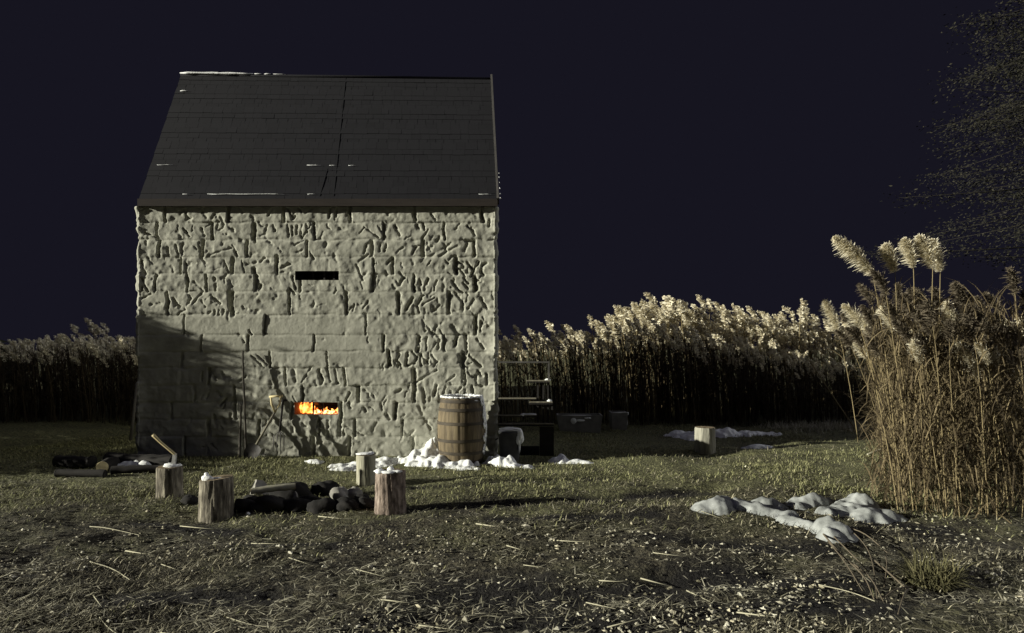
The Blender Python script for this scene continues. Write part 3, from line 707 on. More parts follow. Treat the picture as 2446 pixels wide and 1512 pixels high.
# ================================================================ snow patches
def snow_patch(bumps, label, mat='snow', step=.014, seed=0, ragged=.9):
    """mound on the ground: bumps are (x, y, rx, ry, degrees, height)"""
    bumps = [(a, b, c * 1.08, d * 1.12, e, f * (.85 if f > .3 else .74)) for a, b, c, d, e, f in bumps]
    x0 = min(b[0] - 1.3 * max(b[2], b[3]) for b in bumps); x1 = max(b[0] + 1.3 * max(b[2], b[3]) for b in bumps)
    y0 = min(b[1] - 1.3 * max(b[2], b[3]) for b in bumps); y1 = max(b[1] + 1.3 * max(b[2], b[3]) for b in bumps)
    xs, ys = np.arange(x0, x1, step), np.arange(y0, y1, step)
    X, Y = np.meshgrid(xs, ys)
    Hh = np.zeros_like(X) - 1
    nz = ragged * (1.1 * vn(X * 9, Y * 9, seed + 100) + .7 * vn(X * 26, Y * 26, seed + 101))
    for (bx_, by_, rx, ry, dg, h) in bumps:
        c, s_ = math.cos(R(dg)), math.sin(R(dg))
        dx, dy = X - bx_, Y - by_
        d = np.sqrt(((c * dx + s_ * dy) / rx) ** 2 + ((-s_ * dx + c * dy) / ry) ** 2)
        e = 1 - d + nz * .6
        Hh = np.maximum(Hh, np.where(e > 0, h * (np.clip(e, 0, 1) ** .52) * (.92 + .15 * nz + .55 * vn(X * 5.5, Y * 5.5, seed + 60) - .7 * np.abs(vn(X * 8, Y * 10, seed + 62)) + .15 * vn(X * 20, Y * 20, seed + 61)), e * .08))
    for _ in range(2):
        Hh[1:-1] = .25 * Hh[:-2] + .5 * Hh[1:-1] + .25 * Hh[2:]; Hh[:, 1:-1] = .25 * Hh[:, :-2] + .5 * Hh[:, 1:-1] + .25 * Hh[:, 2:]
    Z = gz(X, Y) + Hh + .008 * vn(X * 30, Y * 30, seed + 7) + .03 * vn(X * 7, Y * 7, seed + 8) * (Hh > 0.02)
    n0, n1 = X.shape
    ii = np.arange(n0 * n1).reshape(n0, n1)
    q_ = np.stack([ii[:-1, :-1], ii[:-1, 1:], ii[1:, 1:], ii[1:, :-1]], -1)
    hm = np.maximum(np.maximum(Hh[:-1, :-1], Hh[1:, 1:]), np.maximum(Hh[1:, :-1], Hh[:-1, 1:]))
    q_ = q_[hm > -.02]
    used = np.unique(q_); rm = np.full(n0 * n1, -1); rm[used] = np.arange(len(used))
    Vv = np.stack([X, Y, Z], -1).reshape(-1, 3)[used]
    o = link('snow_patch', mesh('snow_patch', Vv, rm[q_], M[mat]))
    return tag(o, label, 'snow', 'patches of old snow on the ground')

snow_patch([(-1.04, 8.93, .24, .26, 20, .42), (-1.16, 8.85, .34, .24, 0, .24), (-.98, 8.62, .46, .20, -22, .20), (-1.30, 8.92, .22, .15, 0, .16), (-.66, 8.42, .26, .12, -24, .10)],
           'high white snow drift banked against the left side of the barrel', seed=1)
snow_patch([(-1.88, 8.62, .42, .12, 12, .11), (-1.62, 8.80, .30, .12, 8, .12), (-2.1, 8.35, .22, .07, 10, .06)],
           'long low snow streak on the grass below the lit slit window', seed=2)
snow_patch([(-2.62, 8.75, .16, .06, -20, .06)], 'small dim snow scrap at the wall foot left of the long streak', seed=3)
snow_patch([(-.16, 8.66, .18, .12, -30, .24), (.04, 8.52, .26, .09, -24, .08)], 'pointed snow pile between the barrel and the dark tub', seed=4)
snow_patch([(.64, 8.92, .14, .13, 0, .17), (.80, 8.84, .24, .09, -8, .07)], 'snow heap at the right foot of the dark wooden stairs', seed=5)
snow_patch([(3.15, 11.3, .32, .20, 5, .14), (3.65, 11.35, .40, .22, 0, .20), (4.2, 11.5, .45, .16, -5, .14), (2.95, 11.6, .22, .14, 0, .14)],
           'wide lumpy snow bank behind the lone stump on the right', seed=6)
snow_patch([(3.72, 10.05, .26, .09, 10, .07)], 'small flat snow scrap just right of the lone stump', seed=7)
snow_patch([(1.86, 5.98, .22, .14, 60, .19), (1.74, 5.88, .12, .10, 0, .11)], 'rounded grey snow lump at the left end of the foreground snow', 'oldsnow', seed=8, ragged=.75)
snow_patch([(2.06, 6.02, .20, .14, 0, .15), (2.22, 5.88, .34, .12, -42, .14), (2.42, 5.52, .26, .10, -55, .12), (2.30, 6.10, .22, .10, -10, .16)],
           'long ridge of old snow running diagonally through the right foreground', 'oldsnow', seed=9, ragged=.75)
snow_patch([(2.52, 5.22, .12, .17, 10, .20), (2.46, 5.10, .09, .10, 0, .16)], 'upright snow knob with dry stalks under it in the right foreground', 'oldsnow', seed=10, ragged=.75)
snow_patch([(3.02, 5.98, .34, .14, 18, .19), (3.16, 5.82, .26, .12, 0, .15), (2.82, 6.25, .28, .10, 30, .14), (3.22, 6.15, .20, .16, 0, .24)],
           'broad grey snow mound at the foot of the tall reed clump', 'oldsnow', seed=11, ragged=.75)
snow_patch([(-4.72, 8.25, .20, .12, 10, .20), (-4.55, 8.12, .12, .08, 0, .12)], 'snow heap on the dark logs left of the hatchet stump', seed=12)
snow_patch([(-4.42, 7.98, .12, .04, 15, .05)], 'tiny snow streak between the log heap and the hatchet stump', seed=13)

# ================================================================ stumps
def stump(cx, cy, r, h, mat, label, seed, flare=.06, topmat='cut', tilt=0.0):
    e = empty('tree_stump', (cx, cy, gz1(cx, cy) - .02))
    tag(e, label, 'stump', 'cut log stumps standing as seats')
    n, m = 96, 22
    th = np.linspace(0, 2 * math.pi, n, endpoint=False); zs = np.linspace(0, 1, m)
    TH, ZS = np.meshgrid(th, zs)
    lx, ly = np.cos(TH) * 2.2 + seed * 7.1, np.sin(TH) * 2.2 + seed * 3.3
    rid = .06 * np.abs(vn(lx * 3.4 + .5 * ZS, ly * 3.4 + ZS * .8, seed)) * 2 + .05 * vn(lx, ly + ZS * .5, seed + 1) + .05 * vn(lx * 8, ly * 8 + ZS * 5, seed + 2)
    rr = r * (1 + flare * (1 - ZS) ** 3 - .03 * (ZS > .97) + rid - .05)
    zz = ZS * (h + tilt * np.cos(TH) * r)
    Vv = np.stack([rr * np.cos(TH), rr * np.sin(TH), zz], -1).reshape(-1, 3)
    f = [(i * n + k, i * n + (k + 1) % n, (i + 1) * n + (k + 1) % n, (i + 1) * n + k) for i in range(m - 1) for k in range(n)]
    link('bark', mesh('stump_bark', Vv, f, M[mat]), e)
    top = Vv[-n:]
    vt = [tuple(top.mean(0))] + [tuple(p) for p in top * np.array([.97, .97, 1]) + np.array([0, 0, -.001])]
    # a slightly rough cut face, rings of it
    V2, F2 = [tuple(top.mean(0) + np.array([0, 0, .004]))], []
    for j, s_ in enumerate((.3, .6, .85, 1.0)):
        for p in top:
            V2.append((p[0] * s_, p[1] * s_, p[2] + (random.uniform(-.003, .004) if j < 3 else 0)))
    for k in range(n): F2.append((0, 1 + k, 1 + (k + 1) % n))
    for j in range(3):
        for k in range(n): F2.append((1 + j * n + k, 1 + (j + 1) * n + k, 1 + (j + 1) * n + (k + 1) % n, 1 + j * n + (k + 1) % n))
    link('cut_face', mesh('stump_cut_face', V2, F2, M[topmat]), e)
    return e

def snow_cap(lst, loc, label, seed=0):
    """lumps of snow lying on something: (dx, dy, dz, rx, ry, rz)"""
    b = MB()
    for (dx, dy, dz, rx, ry, rz) in lst:
        n, m = 18, 9; v = []
        for i in range(m + 1):
            ph = -math.pi / 2 + math.pi * i / m
            for k in range(n):
                t = 2 * math.pi * k / n
                q_ = 1 + .55 * float(vn(np.array([math.cos(t) * 2 + seed + dx * 9]), np.array([math.sin(t) * 2 + i * .7 + dy * 9]), seed)[()][0])
                v.append((dx + rx * q_ * math.cos(ph) * math.cos(t), dy + ry * q_ * math.cos(ph) * math.sin(t), dz + rz * (q_ * .5 + .5) * math.sin(ph)))
        f = [(i * n + k, i * n + (k + 1) % n, (i + 1) * n + (k + 1) % n, (i + 1) * n + k) for i in range(m) for k in range(n)]
        b.add(v, f)
    return tag(b.build('snow_crust', M['snow'], None, True, loc=loc), label, 'snow')

sx, sy = G(406, 1186); sy += .12; sx = (406 - CX) / FPX * sy
sA = stump(sx, sy, .128, .335, 'bark', 'short stump with a hatchet stuck in its snowy top', 1)
ztop = sA.location.z + .335
snow_cap([(.03, -.03, .012, .075, .05, .022), (-.02, .03, .012, .05, .04, .02), (.085, .0, .012, .035, .05, .016)], (sx, sy, ztop), 'crust of snow on top of the hatchet stump', 1)
# hatchet
hx = empty('hatchet', (sx + .03, sy - .01, ztop))
tag(hx, 'small hatchet with a pale wooden handle stuck upright in the stump top', 'hatchet')
b = MB()
prof = [(-.006, -.03, .004, .030), (.012, .03, .009, .028), (.020, .075, .013, .024), (.026, .135, .014, .022)]
# head: wedge, edge down in the wood, eye and poll up
v = []
for (xo, zz, hw, hd) in prof:
    v += [(xo - hd * .75, -hw, zz), (xo + hd * .75, -hw, zz), (xo + hd * .75, hw, zz), (xo - hd * .75, hw, zz)]
f = [(i * 4 + k, i * 4 + (k + 1) % 4, i * 4 + 4 + (k + 1) % 4, i * 4 + 4 + k) for i in range(3) for k in range(4)] + [(12, 13, 14, 15), (3, 2, 1, 0)]
b.add(v, f); b.build('axe_head', M['steel'], hx)
b = MB()
hs, he = Vector((.028, 0, .125)), Vector((-.175, -.05, .335))
b.tube([hs - (he - hs) * .04, hs, hs.lerp(he, .3) + Vector((.004, 0, -.006)), hs.lerp(he, .65) + Vector((-.003, 0, -.004)), hs.lerp(he, .93), he], [.013, .015, .0135, .014, .017, .016], 12)
b.build('handle', M['handle'], hx, True)

sx, sy = G(517, 1228); sy += .13; sx = (517 - CX) / FPX * sy
sB = stump(sx, sy, .150, .385, 'bark', 'large deeply furrowed stump left of the fire pit with snow on its rim', 2, .05, tilt=.1)
snow_cap([(-.05, -.08, .012, .055, .03, .03), (-.06, -.07, .045, .022, .02, .022), (.03, -.06, .01, .05, .02, .012)], (sx, sy, sB.location.z + .38), 'scrap of snow on the top rim of the furrowed stump', 2)

sx, sy = G(874, 1158); sy += .1; sx = (874 - CX) / FPX * sy
sC = stump(sx, sy, .105, .335, 'pale_bark', 'smooth pale stump standing behind the flaky stump', 3, .0)
snow_cap([(-.01, -.02, .012, .085, .06, .018), (.05, .02, .012, .04, .04, .02)], (sx, sy, sC.location.z + .335), 'thin snow on the smooth pale stump', 3)

sx, sy = G(932, 1224); sy += .12; sx = (932 - CX) / FPX * sy
sD = stump(sx, sy, .142, .405, 'red_bark', 'tallest stump with flaky reddish bark at the right end of the fire pit', 4, .05)
snow_cap([(-.075, -.085, .008, .055, .04, .022), (.0, -.115, .006, .06, .028, .016), (.075, -.085, .008, .05, .03, .014), (.01, -.03, .012, .03, .03, .035), (-.1, .0, .008, .03, .05, .018)], (sx, sy, sD.location.z + .405), 'snow rim along the front edge of the flaky stump', 4)

sx, sy = G(1684, 1076); sy -= .05; sx = (1684 - CX) / FPX * sy
sE = stump(sx, sy, .15, .375, 'grey_bark', 'lone stump standing on the grass at the right', 5, .02)

# ================================================================ barrel
bx_, by_ = -.672, 8.80
br_ = empty('barrel', (bx_, by_, gz1(bx_, by_) - .015))
tag(br_, 'old oak barrel with snow on its rim against the right end of the stone wall', 'barrel')
BH = .875
def brad(t): return .265 + .055 * math.sin(math.pi * min(1, max(0, t))) ** .8
n, m = 120, 26
v = []; NS = 20
for i in range(m):
    t = i / (m - 1)
    for k in range(n):
        th = 2 * math.pi * k / n
        st = (k * NS / n) % 1
        r_ = brad(t) - (.0055 if (k % (n // NS) == 0) else 0) + .0025 * ((k // (n // NS)) * 7 % 5 - 2) / 2
        v.append((r_ * math.cos(th), r_ * math.sin(th), BH * t))
f = [(i * n + k, i * n + (k + 1) % n, (i + 1) * n + (k + 1) % n, (i + 1) * n + k) for i in range(m - 1) for k in range(n)]
n0_ = len(v)
for k in range(n):                                    # chime and sunk head
    th = 2 * math.pi * k / n; v.append(((brad(1) - .028) * math.cos(th), (brad(1) - .028) * math.sin(th), BH))
for k in range(n):
    th = 2 * math.pi * k / n; v.append(((brad(1) - .03) * math.cos(th), (brad(1) - .03) * math.sin(th), BH - .04))
for k in range(n):
    f.append(((m - 1) * n + k, (m - 1) * n + (k + 1) % n, n0_ + (k + 1) % n, n0_ + k))
    f.append((n0_ + k, n0_ + (k + 1) % n, n0_ + n + (k + 1) % n, n0_ + n + k))
f.append(tuple(n0_ + n + k for k in range(n)))
link('staves', mesh('barrel_staves', v, f, M['barrel'], True), br_)
for t0, t1 in ((.02, .075), (.16, .205), (.345, .39), (.60, .645), (.80, .845), (.925, .975)):
    v = []
    for t in (t0, t0, t1, t1):
        pass
    for k in range(n):
        th = 2 * math.pi * k / n
        for t, o_ in ((t0, .0), (t0, .007), (t1, .007), (t1, .0)):
            v.append(((brad(t) + o_) * math.cos(th), (brad(t) + o_) * math.sin(th), BH * t))
    f = []
    for k in range(n):
        k2 = (k + 1) % n
        for j in range(3): f.append((k * 4 + j, k2 * 4 + j, k2 * 4 + j + 1, k * 4 + j + 1))
    link('hoop', mesh('barrel_hoop', v, f, M['barrel_hoop'], False), br_)
rimz = br_.location.z + BH
sn = []
for k in range(46):
    th = 2 * math.pi * k / 46 + random.uniform(-.05, .05); r_ = brad(1) - .015
    sn.append((r_ * math.cos(th), r_ * math.sin(th), .006, .03, .03, random.uniform(.008, .02)))
for k in range(9): sn.append((random.uniform(-.16, .16), random.uniform(-.16, .16), -.032, .10, .09, .02))
snow_cap(sn, (bx_, by_, rimz), 'snow lying on the rim and lid of the barrel', 6)
sn = []
for t in np.linspace(.16, 1.0, 26):
    for a in (-.10, -.30, .12):
        th = a + random.uniform(-.08, .08)
        if random.random() < .15 or (a < -.2 and t < .55 and random.random() < .6): continue
        r_ = brad(t) + .004; sn.append((r_ * math.cos(th), r_ * math.sin(th), -BH * (1 - t), .016, .035, .03))
sn.append((brad(1) * math.cos(-.35), brad(1) * math.sin(-.35), -.01, .035, .04, .035))
snow_cap(sn, (bx_, by_, rimz), 'strip of snow plastered down the right side of the barrel', 7)

# ================================================================ tub under snow
tx, ty = -.03, 8.92
tb = empty('tub', (tx, ty, gz1(tx, ty) - .01)); tag(tb, 'dark round tub draped with snow between barrel and stairs', 'tub')
b = MB(); b.tube([(0, 0, 0), (0, 0, .02), (0, 0, .36), (0, 0, .385), (0, 0, .40)], [.125, .13, .155, .165, .16], 28); b.build('body', M['tub'], tb, True)
for s_ in (-1, 1):
    b = MB(); b.tube([(s_ * .158, -.03, .3), (s_ * .19, -.03, .28), (s_ * .19, .03, .28), (s_ * .158, .03, .3)], .007, 6); b.build('handle', M['iron'], tb, True)
snow_cap([(0, 0, .01, .15, .15, .035), (.05, -.03, .02, .11, .1, .03), (.13, -.08, -.05, .05, .06, .08), (.15, -.05, -.10, .04, .05, .07), (.11, -.11, -.11, .03, .03, .06), (.13, -.10, -.19, .014, .014, .10), (-.11, -.06, -.01, .05, .06, .03)],
         (tx, ty, tb.location.z + .40), 'snow draped over the top and right side of the dark tub', 8)

# ================================================================ wooden stairs at the right corner of the house
stx = empty('wooden_stairs', (.25, 9.2, 0)); tag(stx, 'dark wooden stairs with railing beside the right corner of the stone house', 'stairs')
SX = Vector((-.25, -9.2, 0))
def bxp(name, x0, x1, y0, y1, Yf, dep, mat='darkwood'):
    a_, c_ = P(x0, y1, Yf), P(x1, y0, Yf)
    b = MB(); b.box(a_.x + SX.x, c_.x + SX.x, Yf + SX.y, Yf + dep + SX.y, a_.z, c_.z); return b.build(name, M[mat], stx)
bxp('tread', 1258, 1313, 909, 914, 9.16, .14)
bxp('tread', 1264, 1320, 960, 966, 9.15, .14)
bxp('tread', 1190, 1323, 1012, 1018, 9.12, .14)
bxp('tread', 1190, 1281, 951, 955, 9.14, .14); bxp('tread', 1190, 1281, 992, 996, 9.13, .14)
bxp('rail', 1190, 1313, 863, 867, 9.13, .03, 'railwood')
bxp('rail_post', 1309, 1313, 868, 908, 9.13, .03, 'railwood')
for x0, x1, y, Yf in ((1258, 1313, 909, 9.16), (1264, 1320, 960, 9.15), (1190, 1323, 1012, 9.12), (1190, 1281, 951, 9.14), (1190, 1281, 992, 9.13)):
    bxp('tread_edge', x0, x1, y - 1, y + 1.8, Yf - .008, .03, 'toolwood')
for x, ya, yb, Yf in ((1283, 915, 1011, 9.20), (1296, 915, 1011, 9.20), (1307, 915, 1011, 9.20), (1317, 967, 1011, 9.18)):
    bxp('post', x, x + 4, ya, yb, Yf, .04)
bxp('side_panel', 1289, 1323, 1020, 1089, 9.16, .05); bxp('side_panel', 1193, 1196, 1020, 1086, 9.22, .04)
bxp('riser', 1240, 1288, 1066, 1088, 9.24, .03)
zt_ = P(1310, 912, 10.0).z
for (px, py, Yf, wd) in ((1308, 908, 9.16, .04), (1313, 958, 9.15, .035), (1268, 991, 9.13, .08), (1250, 991, 9.13, .045)):
    p = P(px, py, Yf)
    snow_cap([(0, .03, .0, wd, .04, .022), (wd * .5, .05, .0, wd * .5, .04, .018)], p, 'little snow lump on the %s tread of the wooden stairs' % {908: 'top', 958: 'second right', 991: 'left middle'}[py] if px != 1250 else 'small snow smear beside the lump on the left middle tread', px)

# ================================================================ planters behind the grass
def planter(name, x0, x1, y0, y1, label, cat):
    Yf = EYE * FPX / (y1 - HY)
    a_, c_ = P(x0, y1, Yf), P(x1, y0, Yf)
    w_, h_ = (c_.x - a_.x), c_.z
    gz0 = gz1((a_.x + c_.x) / 2, Yf)
    e = empty(name, ((a_.x + c_.x) / 2, Yf + .2, gz0 - .02)); tag(e, label, cat)
    b = MB(); d = .2; t = .03
    lo, hi = [], []
    for (x, y) in ((-w_ / 2, -d), (w_ / 2, -d), (w_ / 2, d), (-w_ / 2, d)):
        lo.append((x * .88, y * .88, 0)); hi.append((x, y, h_))
    inn = [(x * (1 - 2 * t / w_), y * (1 - t / d), h_) for x, y, _ in hi]; inb = [(x, y, h_ - .06) for x, y, _ in inn]
    v = lo + hi + inn + inb
    f = [(k, (k + 1) % 4, 4 + (k + 1) % 4, 4 + k) for k in range(4)] + [(4 + k, 4 + (k + 1) % 4, 8 + (k + 1) % 4, 8 + k) for k in range(4)] + [(8 + k, 8 + (k + 1) % 4, 12 + (k + 1) % 4, 12 + k) for k in range(4)]
    b.add(v, f); b.build('box', M['planter'], e)
    b = MB(); b.add(inb, [(0, 1, 2, 3)]); b.build('earth', M['soil'], e)
    return e, h_, w_
e1, h1, w1 = planter('planter_trough', 1332, 1440, 990, 1034, 'long low planter trough in front of the dark reeds', 'planter')
e2, h2, w2 = planter('planter_box', 1461, 1500, 984, 1028, 'square planter box with a pale rim right of the long trough', 'planter')
snow_cap([(0, -.19, 0, w2 * .48, .012, .012), (w2 * .49, -.08, -.03, .012, .07, .03), (w2 * .48, -.12, -.14, .012, .03, .11), (w2 * .5, -.17, -.02, .016, .02, .03)], e2.location + Vector((0, 0, h2)), 'snow edging on the square planter box', 9)
snow_cap([(-.12, -.2, -.1, .05, .012, .05), (.0, -.2, -.09, .09, .012, .02), (-.05, -.19, .0, .25, .014, .010), (.13, -.2, -.05, .06, .012, .016)], e1.location + Vector((0, 0, h1)), 'thin snow smears on the front of the long trough', 10)

# ================================================================ fire pit: stones and charred logs
def rock(cx, cy, rx, ry, rz, mat, label, seed, zoff=0.0, cut=None, cat='stone', group='stones of the fire pit', name='fire_pit_stone', rot=0):
    n, m = 28, 16; v = []
    for i in range(m + 1):
        ph = -math.pi / 2 + math.pi * i / m
        for k in range(n):
            t = 2 * math.pi * k / n
            d = Vector((math.cos(ph) * math.cos(t), math.cos(ph) * math.sin(t), math.sin(ph)))
            q_ = 1 + .45 * float(fbm(np.array([d.x * 1.3 + seed * 3.1 + d.z]), np.array([d.y * 1.3 - seed + d.z * .7]), seed, 3)[0])
            p = Vector((d.x * rx * q_, d.y * ry * q_, d.z * rz * q_))
            for (nx_, ny_, nz_, lim) in (cut or ()):
                nn_ = Vector((nx_, ny_, nz_)).normalized(); dd = p.dot(nn_) - lim
                if dd > 0: p -= nn_ * dd
            v.append(p)
    f = [(i * n + k, i * n + (k + 1) % n, (i + 1) * n + (k + 1) % n, (i + 1) * n + k) for i in range(m) for k in range(n)]
    o = link(name, mesh(name, v, f, M[mat], cut is None), None, (cx, cy, gz1(cx, cy) + rz * .55 + zoff), (0, 0, rot))
    return tag(o, label, cat, group)
def at(px, py, dy=0.0):
    x, y = G(px, py); y += dy; return (px - CX) / FPX * y, y
x, y = at(616, 1182, .1); rock(x, y, .125, .09, .11, 'grey_stone', 'pale wedge-shaped stone at the far left of the fire pit', 1, .0, ((-.95, -.5, .45, .045), (.75, -.4, .6, .055)))
x, y = at(697, 1190, .1); rock(x, y, .19, .12, .115, 'soot_stone', 'widest sooty stone in the middle of the fire pit', 2)
x, y = at(775, 1185, .15); rock(x, y, .15, .11, .10, 'soot_stone', 'black domed stone right of the widest sooty stone', 3)
x, y = at(812, 1192, .0); rock(x, y, .09, .07, .09, 'grey_stone', 'grey stone with a lit left face near the pale stump', 4)
x, y = at(845, 1190, .05); rock(x, y, .08, .07, .085, 'grey_stone', 'small grey stone between the pale stump and the charred logs', 5)
x, y = at(866, 1200, .0); rock(x, y, .09, .08, .06, 'soot_stone', 'sooty stone touching the flaky stump', 6)
x, y = at(600, 1205, .0); rock(x, y, .11, .09, .07, 'soot_stone', 'low dark stone beside the furrowed stump', 7)
x, y = at(655, 1200, .0); rock(x, y, .12, .09, .06, 'soot_stone', 'flat black stone behind the front log', 8)
x, y = at(740, 1205, .0); rock(x, y, .13, .09, .07, 'soot_stone', 'sooty stone behind the middle of the front log', 9)
x, y = at(452, 1198, .0); rock(x, y, .08, .06, .05, 'soot_stone', 'dark clod between the hatchet stump and the furrowed stump', 10, cat='stone', group='stones of the fire pit')
x, y = at(592, 1222, .0); rock(x, y, .018, .016, .016, 'snow', 'tiny white pebble in front of the fire pit', 11)
x, y = at(706, 1196, -.12); rock(x, y, .022, .016, .04, 'grey_stone', 'small pale upright chip on the front log', 12, .08)
def logmesh(name, p0, p1, r, mat, endmat, label, cat, group, seed, ends=True):
    p0, p1 = Vector(p0), Vector(p1); e = empty(name, (p0 + p1) / 2 - Vector((0, 0, r)))
    tag(e, label, cat, group)
    off = -e.location; n = 9; b = MB()
    pts = [p0.lerp(p1, i / n) + Vector((0, 0, random.uniform(-.12, .12) * r)) + off for i in range(n + 1)]
    rad = [r * random.uniform(.9, 1.08) for _ in range(n + 1)]
    b.tube(pts, rad, 20, cap=False, wob=.05); b.build('bark', M[mat], e, True)
    for pp, rr, dr in ((pts[0], rad[0], (p0 - p1).normalized()), (pts[-1], rad[-1], (p1 - p0).normalized())):
        b = MB(); b.tube([pp - dr * .004, pp + dr * .005], [rr * 1.0, rr * .95], 20); b.build('cut_end', M[endmat], e)
    return e
LG = 'charred logs in the fire pit'
for k, (px, dyk, a_, b_, c_) in enumerate(((585, .05, .12, .09, .075), (640, .0, .15, .09, .085), (706, .03, .16, .10, .08), (768, .0, .14, .09, .085), (826, .02, .15, .09, .075), (872, .08, .09, .08, .06))):
    x, y = at(px, 1218, dyk + .06)
    rock(x, y, a_, b_, c_, 'soot_stone', ['leftmost black stone of the front row, touching the furrowed stump', 'black rounded stone second from the left in the front row of the fire pit', 'broad black stone in the middle of the front row of the fire pit', 'black stone right of the broad middle stone in the front row', 'long black stone near the right end of the front row', 'small black stone at the right end of the front row, beside the flaky stump'][k], 30 + k)
x0, y0 = at(600, 1208, .05); x1, y1 = at(705, 1202, .1)
logmesh('charred_log', (x0, y0, gz1(x0, y0) + .15), (x1, y1, gz1(x1, y1) + .17), .032, 'pale_bark', 'cut', 'thin greyish stick lying on top of the charred logs', 'log', LG, 2)

# logs at the left edge
LL = 'logs lying left of the hatchet stump'
logmesh('firewood_log', (-4.99, 8.45, .085), (-4.87, 7.86, .085), .075, 'darkwood', 'pale_cut', 'log with a bright sawn end lying at the left', 'log', LL, 5)
logmesh('firewood_log', (-5.1, 8.35, .10), (-4.2, 8.2, .09), .08, 'darkwood', 'darkwood', 'dark log under the snow heap', 'log', LL, 6)
logmesh('firewood_log', (-5.3, 7.7, .05), (-4.75, 7.72, .04), .045, 'darkwood', 'darkwood', 'thin dark log in front of the bright sawn end', 'log', LL, 7)
logmesh('firewood_log', (-5.7, 8.3, .08), (-5.2, 8.2, .08), .075, 'darkwood', 'darkwood', 'dark log behind the bright sawn end', 'log', LL, 8)
logmesh('firewood_log', (-4.75, 7.85, .05), (-4.1, 8.0, .05), .05, 'darkwood', 'darkwood', 'short dark log nearest the hatchet stump', 'log', LL, 9)

# ================================================================ blades, straw and chips: what nobody could count
def blades(n, xy, length, width, lie, mat, name, bend=.35, zoff=-.004, kind='stuff', azim=None, clump=None):
    x, y = xy
    n = len(x)
    L = rng.uniform(length[0], length[1], n); Wd = rng.uniform(width[0], width[1], n)
    az = rng.uniform(0, 2 * math.pi, n) if azim is None else azim + rng.normal(0, .8, n)
    el = np.clip(rng.normal(lie[0], lie[1], n), .02, 1.5)
    dx, dy, dz = np.cos(az) * np.cos(el), np.sin(az) * np.cos(el), np.sin(el)
    z = gz(x, y) + zoff
    px, py = -np.sin(az), np.cos(az)
    b0 = np.stack([x, y, z], -1); d = np.stack([dx, dy, dz], -1); p = np.stack([px, py, np.zeros(n)], -1)
    mid = b0 + d * (L * .55)[:, None]
    d2 = d.copy(); d2[:, 2] -= bend; tip = mid + d2 * (L * .45)[:, None]
    tip[:, 2] = np.maximum(tip[:, 2], gz(tip[:, 0], tip[:, 1]) + .002)
    wv = p * (Wd * .5)[:, None]
    V = np.stack([b0 - wv, b0 + wv, mid + wv * .8, mid - wv * .8, tip + wv * .15, tip - wv * .15], 1).reshape(-1, 3)
    o = np.arange(n)[:, None] * 6
    F = np.concatenate([o + np.array([[0, 1, 2, 3]]), o + np.array([[3, 2, 4, 5]])], 0)
    ob = link(name, mesh(name, V, F, M[mat], False))
    return tag(ob, kind=kind)

def scatter(n, x0, x1, y0, y1, prob=None, persp=False):
    out_x, out_y = [], []
    while sum(map(len, out_x)) < n:
        k = n * 2
        if persp:                     # even in the picture: more of them near the camera
            t = rng.uniform(1 / y1, 1 / y0, k); y = 1 / t; x = rng.uniform(-.80, .80, k) * y
        else:
            y = rng.uniform(y0, y1, k); x = rng.uniform(x0, x1, k)
        ok = (x > x0) & (x < x1)
        if prob is not None: ok &= rng.uniform(0, 1, k) < prob(x, y)
        # not inside the house
        ok &= ~((x > WX0 - .3) & (x < WX1) & (y > WY - .03) & (y < BACK))
        out_x.append(x[ok]); out_y.append(y[ok])
    return np.concatenate(out_x)[:n], np.concatenate(out_y)[:n]

pg = lambda x, y: (1 - .93 * dark_streaks(x, y)) * np.clip((y - 5.2) / 2.4, .02, 1) * np.clip(.45 + 1.8 * vn(x * .9, y * 1.2, 201) + .5 * vn(x * 3, y * 3, 202), .05, 1)
tag(blades(90000, scatter(90000, -7.5, 10, 3.4, 13.5, pg), (.03, .07), (.004, .009), (.7, .35), 'green', 'grass'), 'short matted green grass in front of the house', 'grass')
pd = lambda x, y: (1 - .88 * dark_streaks(x, y)) * np.clip(.42 + 2.2 * vn(x * .8, y * 1.3, 211) + 1.2 * vn(x * 3.2, y * 4.5, 212), .03, 1)
tag(blades(70000, scatter(70000, -8, 10, 3.0, 13, pd, True), (.025, .085), (.003, .007), (.42, .3), 'dead', 'dead_grass'), 'matted dead grass over the dark soil', 'grass')
ps = lambda x, y: (1 - .7 * dark_streaks(x, y)) * np.clip(.35 + 2.0 * vn(x * 1.1, y * 1.3, 221) + 1.0 * vn(x * 4, y * 5, 222), .03, 1) * np.clip(1.25 - (y - 3) / 6.5, .12, 1)
tag(blades(9500, scatter(9500, -8, 9, 3.0, 12, ps, True), (.02, .11), (.003, .008), (.08, .12), 'straw', 'straw', bend=.05, zoff=.012), 'pale broken straw strewn over the dark soil', 'straw')
pfz = lambda x, y: np.exp(-((y - 12.6 - .06 * (x - 6)) / .45) ** 2) * np.clip((x - 4.6), 0, 1)
tag(blades(3800, scatter(3800, 4.6, 9.5, 11.6, 13.6, pfz), (.06, .22), (.005, .01), (.9, .35), 'frost', 'bleached_grass'), 'bleached pale grass along the foot of the reeds at right', 'grass')

